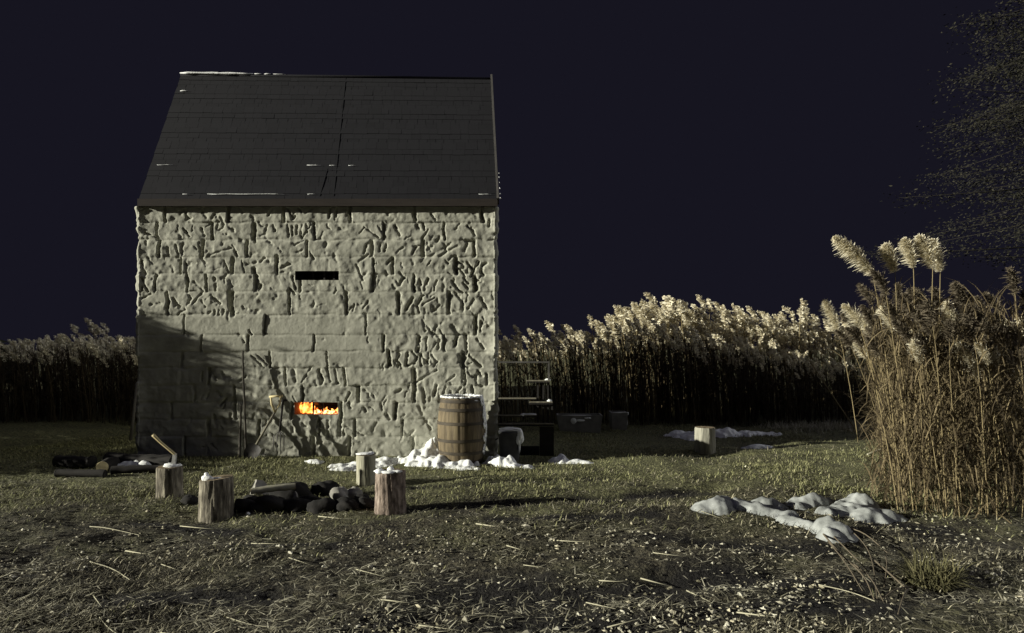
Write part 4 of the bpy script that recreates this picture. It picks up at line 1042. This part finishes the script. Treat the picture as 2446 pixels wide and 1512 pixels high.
def chips(n, xy, size, mat, name, label):
    x, y = xy; n = len(x); s = rng.uniform(size[0], size[1], n) * rng.choice([.6, 1, 1, 1.6], n)
    base = np.array([(1, 0, 0), (0, 1, 0), (-1, 0, 0), (0, -1, 0), (0, 0, 1), (0, 0, -1)], float)
    Fb = np.array([(0, 1, 4), (1, 2, 4), (2, 3, 4), (3, 0, 4), (1, 0, 5), (2, 1, 5), (3, 2, 5), (0, 3, 5)])
    a = rng.uniform(0, 6.28, n); sc = np.stack([s * rng.uniform(.7, 1.8, n), s * rng.uniform(.6, 1.1, n), s * rng.uniform(.35, .8, n)], -1)
    P_ = base[None] * sc[:, None, :] * rng.uniform(.7, 1.25, (n, 6, 1))
    c, s_ = np.cos(a)[:, None], np.sin(a)[:, None]
    X = P_[:, :, 0] * c - P_[:, :, 1] * s_ + x[:, None]; Y = P_[:, :, 0] * s_ + P_[:, :, 1] * c + y[:, None]
    Z = P_[:, :, 2] + (gz(x, y) + s * .3)[:, None]
    V = np.stack([X, Y, Z], -1).reshape(-1, 3)
    F = (np.arange(n)[:, None, None] * 6 + Fb[None]).reshape(-1, 3)
    return tag(link(name, mesh(name, V, F, M[mat], False)), label, 'chips', kind='stuff')
pc = lambda x, y: np.clip(.35 + 2.0 * vn(x * 1.2 + 4, y * 1.4, 231), .02, 1) * np.clip(1.3 - (y - 3) / 5, .06, 1)
chips(2600, scatter(2600, -8, 9, 3.0, 12.5, pc, True), (.005, .014), 'chip', 'pale_chips', 'pale wood chips and snow crumbs strewn over the dark soil')
pl = lambda x, y: np.clip(.4 + 1.6 * vn(x * 1.6 + 4, y * 1.4, 241), .02, 1)
def clods():
    x, y = scatter(9000, -8, 9, 3.0, 10, pl, True)
    return chips(9000, (x, y), (.004, .012), 'dead', 'soil_clods', 'dark crumbs of soil and leaf litter')
clods()

# longer reed stems one can pick out
def stem(pts, r, mat, name, label, cat, group=None):
    pts = [Vector(p) for p in pts]
    for _ in range(2):                                 # round the corners off
        if len(pts) > 2:
            pts = [pts[0]] + [q for a, c in zip(pts[:-1], pts[1:]) for q in (a.lerp(c, .25), a.lerp(c, .75))] + [pts[-1]]
    b = MB(); b.tube(pts, [r * (1 - .5 * i / (len(pts) - 1)) for i in range(len(pts))], 6)
    return tag(b.build(name, M[mat], None, True), label, cat, group)
def lying(pix, r=.006, lift=.012):
    pts = []
    for (px, py) in pix:
        x, y = G(px, py); pts.append(Vector((x, y, gz1(x, y) + lift)))
    # a straight stem lies on the bumps
    return pts
STEMS = [[(1145, 1312), (1195, 1300), (1242, 1283)], [(1137, 1260), (1232, 1276)], [(540, 1460), (620, 1478), (760, 1483)], [(215, 1335), (270, 1342), (312, 1368)],
         [(222, 1400), (243, 1440)], [(238, 1465), (262, 1480), (310, 1510)], [(215, 1255), (250, 1262), (335, 1274)], [(385, 1332), (430, 1352)], [(1210, 1300), (1250, 1310)],
         [(890, 1385), (952, 1355)], [(1955, 1405), (2030, 1418), (2090, 1448)], [(1655, 1235), (1720, 1252)], [(1530, 1376), (1605, 1385)], [(1400, 1425), (1470, 1455)], [(910, 1420), (990, 1432)],
         [(690, 1325), (740, 1340)], [(850, 1345), (935, 1362)], [(1430, 1385), (1500, 1392)], [(1560, 1330), (1640, 1342)], [(1330, 1290), (1420, 1302)], [(430, 1250), (530, 1258)],
         [(1000, 1480), (1120, 1495)], [(1760, 1470), (1880, 1500)], [(1640, 1410), (1700, 1440)], [(380, 1490), (440, 1505)], [(600, 1290), (690, 1300)], [(1250, 1345), (1310, 1352)], [(760, 1232), (850, 1240)],
         [(1450, 1490), (1560, 1475)], [(300, 1300), (380, 1312)]]
for k, px in enumerate(STEMS):
    stem(lying(px), random.uniform(.003, .0055), 'straw', 'dry_reed_stem', 'long pale dry reed stem lying on the dark foreground soil', 'reed stem', 'dry reed stems lying on the soil')
p = [P(2072, 1086, 7.6), P(2095, 1076, 7.62), P(2120, 1070, 7.65), P(2142, 1072, 7.7), P(2160, 1085, 7.75)]
stem(p, .013, 'straw', 'arched_reed_stem', 'pale arched stem sticking out of the left side of the reed clump', 'reed stem')

# ================================================================ reeds
def plume_geo(axis, width, n, seed, droop=Vector((-.25, .0, -.35)), bw=1.0):
    rd = random.Random(seed); V_, F_ = [], []
    axis = [Vector(p) for p in axis]; m = len(axis) - 1
    for i in range(n):
        t = rd.random() ** .85
        k = min(m - 1, int(t * m)); p = axis[k].lerp(axis[k + 1], t * m - k)
        tan = (axis[k + 1] - axis[k]).normalized()
        rad = Vector((rd.gauss(0, 1), rd.gauss(0, 1), rd.gauss(0, 1))); rad = (rad - tan * rad.dot(tan)).normalized()
        prof = math.sin(math.pi * min(1, .12 + .88 * t)) ** .6 * (1 - .25 * t)
        L = width * prof * (rd.uniform(.55, 1.15) if bw > .8 else rd.uniform(.4, 1.0) + 1.1 * rd.random() ** 4)
        d = (rad * .8 + tan * rd.uniform(.3, 1.0) + droop * rd.uniform(.2, .8)).normalized()
        e = p + rad * width * .12 * rd.random()
        sd = d.cross(Vector((rd.gauss(0, 1), rd.gauss(0, 1), rd.gauss(0, 1)))).normalized() * rd.uniform(.006, .014) * bw
        o = len(V_); mid = e + d * L * .6; tip = e + d * L + droop * L * .35
        V_ += [e - sd * .4, e + sd * .4, mid + sd, mid - sd, tip + sd * .3, tip - sd * .3]; F_ += [(o, o + 1, o + 2, o + 3), (o + 3, o + 2, o + 4, o + 5)]
    return V_, F_
def leaf_geo(base, direc, L, wd, seed):
    rd = random.Random(seed); pts = []; d = Vector(direc).normalized(); p = Vector(base); side = d.cross(Vector((0, 0, 1)))
    side = side.normalized() if side.length > .01 else Vector((1, 0, 0))
    side = (side + Vector((rd.uniform(-.4, .4), rd.uniform(-.4, .4), rd.uniform(-.4, .4)))).normalized()
    V_, F_ = [], []
    for i in range(5):
        t = i / 4; ww = wd * (1 - t) ** .7 * (.6 + .8 * min(1, t * 3)) * .5 + .0006
        V_ += [p - side * ww, p + side * ww]
        p = p + d * (L / 4); d = (d + Vector((0, 0, -.30 - .15 * rd.random())) + Vector((rd.uniform(-.1, .1), rd.uniform(-.1, .1), 0))).normalized()
    for i in range(4): F_.append((2 * i, 2 * i + 1, 2 * i + 3, 2 * i + 2))
    return V_, F_

def reed_proto(h, seed, lean=.12, plume_len=.34, plume_w=.10, nb=170, nl=11, r=.0055, ll=(.25, .55), lt=.9):
    """meshes of one reed standing at the origin, leaning towards -x"""
    rd = random.Random(seed)
    ax = [Vector((-lean * h * (t ** 2) , rd.uniform(-.01, .01), h * t)) for t in (0, .2, .4, .6, .8, .92)]
    st = MB(); st.tube(ax, [r, r, r * .9, r * .8, r * .6, r * .45], 5, cap=False)
    top = ax[-1]; d = (ax[-1] - ax[-2]).normalized()
    axis = [top - d * .04]; p = axis[0]
    for i in range(5):
        p = p + d * plume_len / 5; axis.append(p.copy()); d = (d + Vector((-.16, 0, -.10))).normalized()
    pv, pf = plume_geo(axis, plume_w, nb, seed, bw=1.0 if h < 1.5 else .4)
    lf = MB()
    for i in range(nl):
        t = rd.uniform(.12, lt); k = min(4, int(t * 5)); b_ = ax[k].lerp(ax[k + 1], t * 5 - k) if k < 5 else ax[-1]
        a = rd.uniform(0, 2 * math.pi)
        v_, f_ = leaf_geo(b_, (math.cos(a), math.sin(a), rd.uniform(.9, 1.8)), rd.uniform(*ll), rd.uniform(.010, .02) if h > 1.5 else rd.uniform(.006, .012), seed * 31 + i)
        lf.add(v_, f_)
    return (st.v, st.f), (pv, pf), (lf.v, lf.f)

# --- the tall clump on the right: every reed its own thing
NEAR = []
for k in range(8):
    s_, p_, l_ = reed_proto(2.1 + .12 * (k % 4), 300 + k, .05 + .035 * (k % 3), .32, .075, 560, 17)
    NEAR.append((mesh('reed_stalk', s_[0], s_[1], M['stalk'], True), mesh('reed_plume', p_[0], p_[1], M['plume' if k % 4 == 0 else 'brown_plume'], False), mesh('reed_leaves', l_[0], l_[1], M['reedleaf'], False)))
def near_reed(x, y, sc, rz, tilt, label, group, k):
    e = empty('tall_reed', (x, y, gz1(x, y) - .02), rz); e.rotation_euler = (tilt[0], tilt[1], rz); e.scale = (sc, sc, sc)
    tag(e, label, 'reed', group)
    for nm, me in zip(('stalk', 'plume', 'leaves'), NEAR[k % 8]): link(nm, me, e)
    return e
GR = 'tall dry reeds in the clump at the right edge'
cnt = 0
while cnt < 165:
    y = random.uniform(5.9, 8.4); x = random.uniform(3.5, 6.6)
    edge = .565 * y + .06 * math.sin(y * 5)
    if x < edge: continue
    if x > .80 * y: continue
    near_reed(x, y, random.uniform(.66, .93), random.uniform(-.9, .9), (random.gauss(0, .05), random.gauss(-.085, .075)), 'dry tan reed standing in the dense clump at the right edge', GR, random.randrange(8)); cnt += 1
# the ones that stick out
def hero_reed(base, mid, top, tip, plw, label, nb=1700):
    base, mid, top, tip = map(Vector, (base, mid, top, tip))
    e = empty('tall_reed', base); tag(e, label, 'reed', None); o = -base
    def bz(t): return base * (1 - t) ** 2 + mid * 2 * t * (1 - t) + top * t * t
    b = MB(); b.tube([bz(t / 8) + o for t in range(9)], [.007 - .0005 * t for t in range(9)], 6); b.build('stalk', M['stalk'], e, True)
    ax = [top.lerp(tip, t / 5) + Vector((0, 0, .05 * math.sin(math.pi * t / 5))) + o for t in range(6)]
    v_, f_ = plume_geo(ax, plw, nb, int(base.x * 100) + nb, Vector((-.3, 0, -.45)), .38); link('plume', mesh('reed_plume', v_, f_, M['plume'], False), e)
    lf = MB()
    for i in range(8):
        t = random.uniform(.2, .9); a = random.uniform(0, 6.28)
        v_, f_ = leaf_geo(bz(t) + o, (math.cos(a), math.sin(a), 1.2), random.uniform(.25, .5), .016, i + nb); lf.add(v_, f_)
    lf.build('leaves', M['reedleaf'], e)
Yr = 6.5
def gp(px, Y): x = (px - CX) / FPX * Y; return Vector((x, Y, gz1(x, Y)))
hero_reed(gp(2150, Yr), P(2130, 900, Yr), P(2085, 655, Yr), P(1990, 566, Yr), .085, 'tall reed leaning furthest left, its long plume against the night sky', 2200)
hero_reed(gp(2160, 6.6), P(2150, 900, 6.6), P(2138, 650, 6.6), P(2112, 584, 6.6), .075, 'tall reed with a hooked plume second from the left at the top of the clump')
hero_reed(gp(2185, 6.4), P(2190, 900, 6.4), P(2182, 640, 6.4), P(2158, 570, 6.4), .065, 'tall reed with a short pointed plume between the hooked and the forked plume')
hero_reed(gp(2215, 6.4), P(2222, 900, 6.4), P(2228, 640, 6.4), P(2192, 563, 6.4), .08, 'tall reed with the highest plume of the clump near the right edge')
hero_reed(gp(2240, 6.6), P(2240, 900, 6.6), P(2246, 650, 6.6), P(2222, 572, 6.6), .08, 'tall reed with a plume cut by the right edge of the photo')
hero_reed(gp(2050, 10.5), P(2030, 900, 10.5), P(2002, 790, 10.5), P(1967, 716, 10.5), .105, 'single reed plume rising above the lit reed tops')
hero_reed(gp(2105, 9.6), P(2095, 900, 9.6), P(2082, 790, 9.6), P(2060, 758, 9.6), .08, 'reed plume standing at the left foot of the tall clump')
for k, (b_, t_) in enumerate((((2046, 1008), (1918, 838)), ((2090, 1008), (2062, 860)), ((2098, 1006), (2070, 880)), ((2104, 1008), (2112, 880)), ((2084, 1010), (2040, 890)))):
    Yk = 12.3; p0 = gp(b_[0], Yk); p1 = P(t_[0], t_[1], Yk - .2)
    stem([p0, p0.lerp(p1, .5), p1], .012, 'stalk', 'bare_reed_stalk', ['long bare stalk slanting up to the left before the dark reeds', 'bare stalk beside the tall clump, rising at a slight slant', 'bare stalk crossing the slightly slanted stalk', 'bare upright stalk nearest the tall clump', 'faint bare stalk slanting left between the slanting and upright ones'][k], 'reed stalk')

# dry leaves and stubble at the foot of the clump
def skirt():
    b = MB()
    for i in range(5200):
        y = random.uniform(5.85, 8.2); x = random.uniform(.545, .80) * y
        if x < 3.45: continue
        z = random.random() ** 1.2 * 1.9; a = random.uniform(0, 6.28)
        v_, f_ = leaf_geo((x, y, gz1(x, y) + z if z > .05 else z), (math.cos(a) * .35, math.sin(a) * .35, random.uniform(-.9, 1.2)), random.uniform(.15, .5), random.uniform(.006, .015), i)
        b.add(v_, f_)
    tag(b.build('dry_reed_leaves', M['reedleaf']), 'tangle of dry hanging leaves and stubble in the right reed clump', 'reeds', kind='stuff')
skirt()

# --- the reed bed behind: one mass, plus the plumes one can pick out
FAR = []
for k in range(8):
    s_, p_, l_ = reed_proto(1.0, 400 + k, .05 + .02 * (k % 3), .17, .042, 66, 7, .004, (.10, .2), .82)
    v_ = np.array([tuple(p) for p in list(s_[0]) + list(l_[0]) + list(p_[0])]); ns, nl_ = len(s_[0]), len(l_[0])
    fq = [list(f) for f in s_[1]] + [[i + ns for i in f] for f in l_[1]] + [[i + ns + nl_ for i in f] for f in p_[1]]
    mi = [0] * len(s_[1]) + [1] * len(l_[1]) + [2] * len(p_[1])
    FAR.append((v_, np.array(fq), np.array(mi)))
def top_py(px):                         # the skyline of the reeds in the photo
    return float(np.interp(px, [-300, 215, 320, 1190, 1330, 1440, 1520, 1660, 1700, 1860, 1950, 2080, 2300, 2700], [806, 798, 795, 796, 784, 776, 744, 732, 754, 766, 784, 780, 750, 740]))
def bed(n, y0, y1, hs, plume_keep, name, label, mats, xlim):
    Vs, Fs, Ms = [], [], []; off = 0
    for i in range(n):
        y = random.uniform(y0, y1); x = random.uniform(xlim[0], xlim[1]) * y
        if hs <= .9 and x > -1 and y > 12.5 + .27 * (x + 5.3): continue
        if hs > .9 and x > -1:
            y = 12.6 + .27 * (x + 5.3) + 4.2 * random.random() ** 1.4
            if not xlim[0] * y < x < xlim[1] * y: continue
        if WX0 - .6 < x < WX1 + .3 and y < BACK + .3: continue
        px = CX + FPX * x / y
        ytop = EYE + (HY - top_py(px)) / FPX * y
        hq = hs if hs > .9 else float(np.interp(px, [1200, 1450, 1600, 1800, 2000], [.98, .96, .93, .82, .66]))
        h = max(.7, min(3.4, ytop * hq * random.uniform(.72, 1.0)))
        v_, f_, m_ = FAR[random.randrange(8)]
        if random.random() > plume_keep: sel = m_ < 2; f_ = f_[sel]; m_ = m_[sel]
        a = random.gauss(0, .9); c, s__ = math.cos(a), math.sin(a)
        p = v_ * np.array([h * 1.15, h * 1.15, h]) ; p = p @ np.array([[c, s__, 0], [-s__, c, 0], [0, 0, 1]])
        p[:, 0] += p[:, 2] * random.gauss(-.02, .06)
        Vs.append(p + np.array([x, y, gz1(x, y) - .02])); Fs.append(f_ + off); Ms.append(m_); off += len(v_)
    o = link(name, mesh(name, np.concatenate(Vs), np.concatenate(Fs), mats, False, np.concatenate(Ms)))
    return tag(o, label, 'reeds', kind='stuff')
bed(5100, 13.0, 16.2, .86, .25, 'reed_bed', 'dark mass of dry reeds behind the yard', [M['shadereed'], M['shadereed'], M['plume']], (-.85, 1.12))
bed(1800, 16.6, 21.5, .94, .97, 'reed_bed', 'pale-topped back rows of the reed bed', [M['stalk'], M['reedleaf'], M['plume']], (-.85, 1.12))
FM = [mesh('reed', v_, f_, [M['stalk'], M['reedleaf'], M['plume']], False, m_) for v_, f_, m_ in FAR]
for i in range(280):
    px = (random.uniform(1195, 2110) if i % 3 == 0 else random.uniform(1500, 2110)) if i > 12 else random.uniform(200, 322)
    y = random.uniform(16.6, 20.5)
    if i > 12: y = (14.2 + random.random() ** 1.3 * 3.2) / (1 - .27 * (px - CX) / FPX)
    x = (px - CX) / FPX * y; h = (EYE + (HY - top_py(px) + random.gauss(4, 17)) / FPX * y) * .985
    o = link('plumed_reed', FM[i % 8], None, (x, y, gz1(x, y) - .02), (random.gauss(0, .04), random.gauss(-.02, .05), random.gauss(0, .7)))
    o.scale = (h * 1.25, h * 1.25, h)
    tag(o, 'pale plume-topped reed along the skyline of the reed bed right of the house' if i > 12 else 'dim plume-topped reed left of the house', 'reed', 'plumed reeds along the skyline' if i > 12 else 'dim reeds left of the house')

# ================================================================ tree at the upper right
def tree(x, y, z0, z1, rad, n, label, mat, name, tr=.14, seed=1, leaf=.12, nclump=90, cs=1.0):
    rd = random.Random(seed); e = empty(name, (x, y, 0)); tag(e, label, 'tree')
    b = MB(); b.tube([(0, 0, -.2), (.05, 0, z0 * .5), (-.03, .03, z0), (.02, 0, (z0 + z1) / 2), (0, 0, z1 * .97)], [tr * 1.3, tr, tr * .85, tr * .5, .02], 12, wob=.08); b.build('trunk', M['trunk'], e, True)
    cl = []; lb = MB()
    for i in range(nclump):
        t = rd.random() ** .8; z = z0 + (z1 - z0) * t; a = rd.uniform(0, 6.28)
        rr = rad * (1 - .75 * t ** 1.3) * rd.uniform(.35, 1.08) * (.75 + .5 * rd.random())
        c = Vector((math.cos(a) * rr, math.sin(a) * rr, z + rd.uniform(-.3, .1))); cl.append((c, rd.uniform(.25, .55) * cs, a))
        lb.tube([(0, 0, z + .15), Vector((0, 0, z + .1)).lerp(c, .5), c], [.022 * (1 - .6 * t), .012, .004], 5)
    lb.build('branches', M['trunk'], e, True)
    V_, F_ = [], []
    for i in range(n):
        c, s_, a = cl[rd.randrange(len(cl))]
        u_ = rd.random() ** .6; c = Vector((c.x * (.15 + .85 * u_), c.y * (.15 + .85 * u_), c.z))
        p = c + Vector((rd.gauss(0, 1) * s_ * .55, rd.gauss(0, 1) * s_ * .55, rd.gauss(0, 1) * s_ * .28))
        d = (Vector((math.cos(a), math.sin(a), -.25)) + Vector((rd.gauss(0, .6), rd.gauss(0, .6), rd.gauss(0, .45)))).normalized(); L = leaf * rd.uniform(.5, 1.4)
        sd = d.cross(Vector((rd.gauss(0, 1), rd.gauss(0, 1), rd.gauss(0, 1)))).normalized() * leaf * rd.uniform(.12, .28)
        o = len(V_); V_ += [p, p + d * L * .5 + sd, p + d * L, p + d * L * .5 - sd]; F_.append((o, o + 1, o + 2, o + 3))
    link('crown', mesh('crown', V_, np.array(F_), M[mat], False), e)
    return e
tree(11.5, 13.2, 3.0, 10.5, 3.9, 90000, 'dim dark-leaved tree fading into the night sky above the right reed clump', 'needle', 'tree', .16, 5, .06, 230)
# unseen bushes at left: corner one inferred from its shadow, rest added for shade
tree(-9.99, 8.18, .1, 2.9, .64, 52000, 'unseen leafy bush beyond the left edge of the photo shading the house corner', 'bush', 'unseen_shrub', .05, 8, .10, 160, .75)
tree(-9.0, 7.56, .05, 1.05, .55, 6000, 'unseen low bush added to shade the ground by the logs', 'bush', 'unseen_shrub', .03, 11, .09, 50)
tree(-11.9, 10.0, .1, 3.0, 1.9, 36000, 'unseen round bush added to shade the ground left of the house', 'bush', 'unseen_shrub', .05, 12, .13, 70)
tree(-15.6, 13.5, .2, 6.0, 3.4, 48000, 'unseen dense bush added to shade the left reeds', 'bush', 'unseen_shrub', .08, 9, .5, 140)
tree(-19.6, 16.2, .2, 6.5, 3.6, 48000, 'second unseen dense bush added to shade the left reeds', 'bush', 'unseen_shrub', .08, 10, .5, 140)
tree(-23.5, 18.7, .2, 7.4, 3.9, 48000, 'third unseen dense bush added to shade the left reeds', 'bush', 'unseen_shrub', .08, 13, .5, 140)

# ================================================================ tuft at the lower right, bent stalks under the snow
def tuft(x, y, n, h, r, label):
    b = MB()
    for i in range(n):
        a = random.uniform(0, 6.28); q_ = random.random() ** .5 * r
        v_, f_ = leaf_geo((x + math.cos(a) * q_, y + math.sin(a) * q_, gz1(x, y) - .01), (math.cos(a) * .5 + random.gauss(0, .3), math.sin(a) * .5 + random.gauss(0, .3), 1.2), h * random.uniform(.5, 1.1), .007, i + 77)
        b.add(v_, f_)
    return tag(b.build('grass_tuft', M['tuft']), label, 'grass')
x, y = at(2225, 1392); tuft(x, y, 420, .24, .13, 'yellowish grass tuft at the right edge of the foreground')
TW = [[(1965, 1285), (2010, 1335), (2065, 1390), (2088, 1440)], [(1990, 1290), (2030, 1330), (2075, 1365)], [(2020, 1265), (2062, 1310), (2085, 1350), (2095, 1432)], [(1980, 1300), (2020, 1360), (2060, 1410)],
      [(2040, 1345), (2080, 1395), (2110, 1450)], [(2090, 1340), (2140, 1400), (2165, 1412)], [(2185, 1395), (2140, 1425), (2110, 1440)], [(2170, 1410), (2160, 1450), (2145, 1490)], [(2000, 1270), (2060, 1290), (2120, 1320)], [(2115, 1330), (2120, 1360), (2112, 1400)]]
for k, px in enumerate(TW):
    n = len(px); pts = []
    for i, (u_, v_) in enumerate(px):
        xx, yy = G(u_, v_ + 12); pts.append(Vector((xx, yy, gz1(xx, yy) + .03 + .05 * math.sin(math.pi * i / (n - 1)))))
    stem(pts, random.uniform(.005, .009), 'twig', 'bent_stalk', 'bent dry stalk fanning out below the snow knob in the right foreground', 'stalk', 'bent stalks in the right foreground')
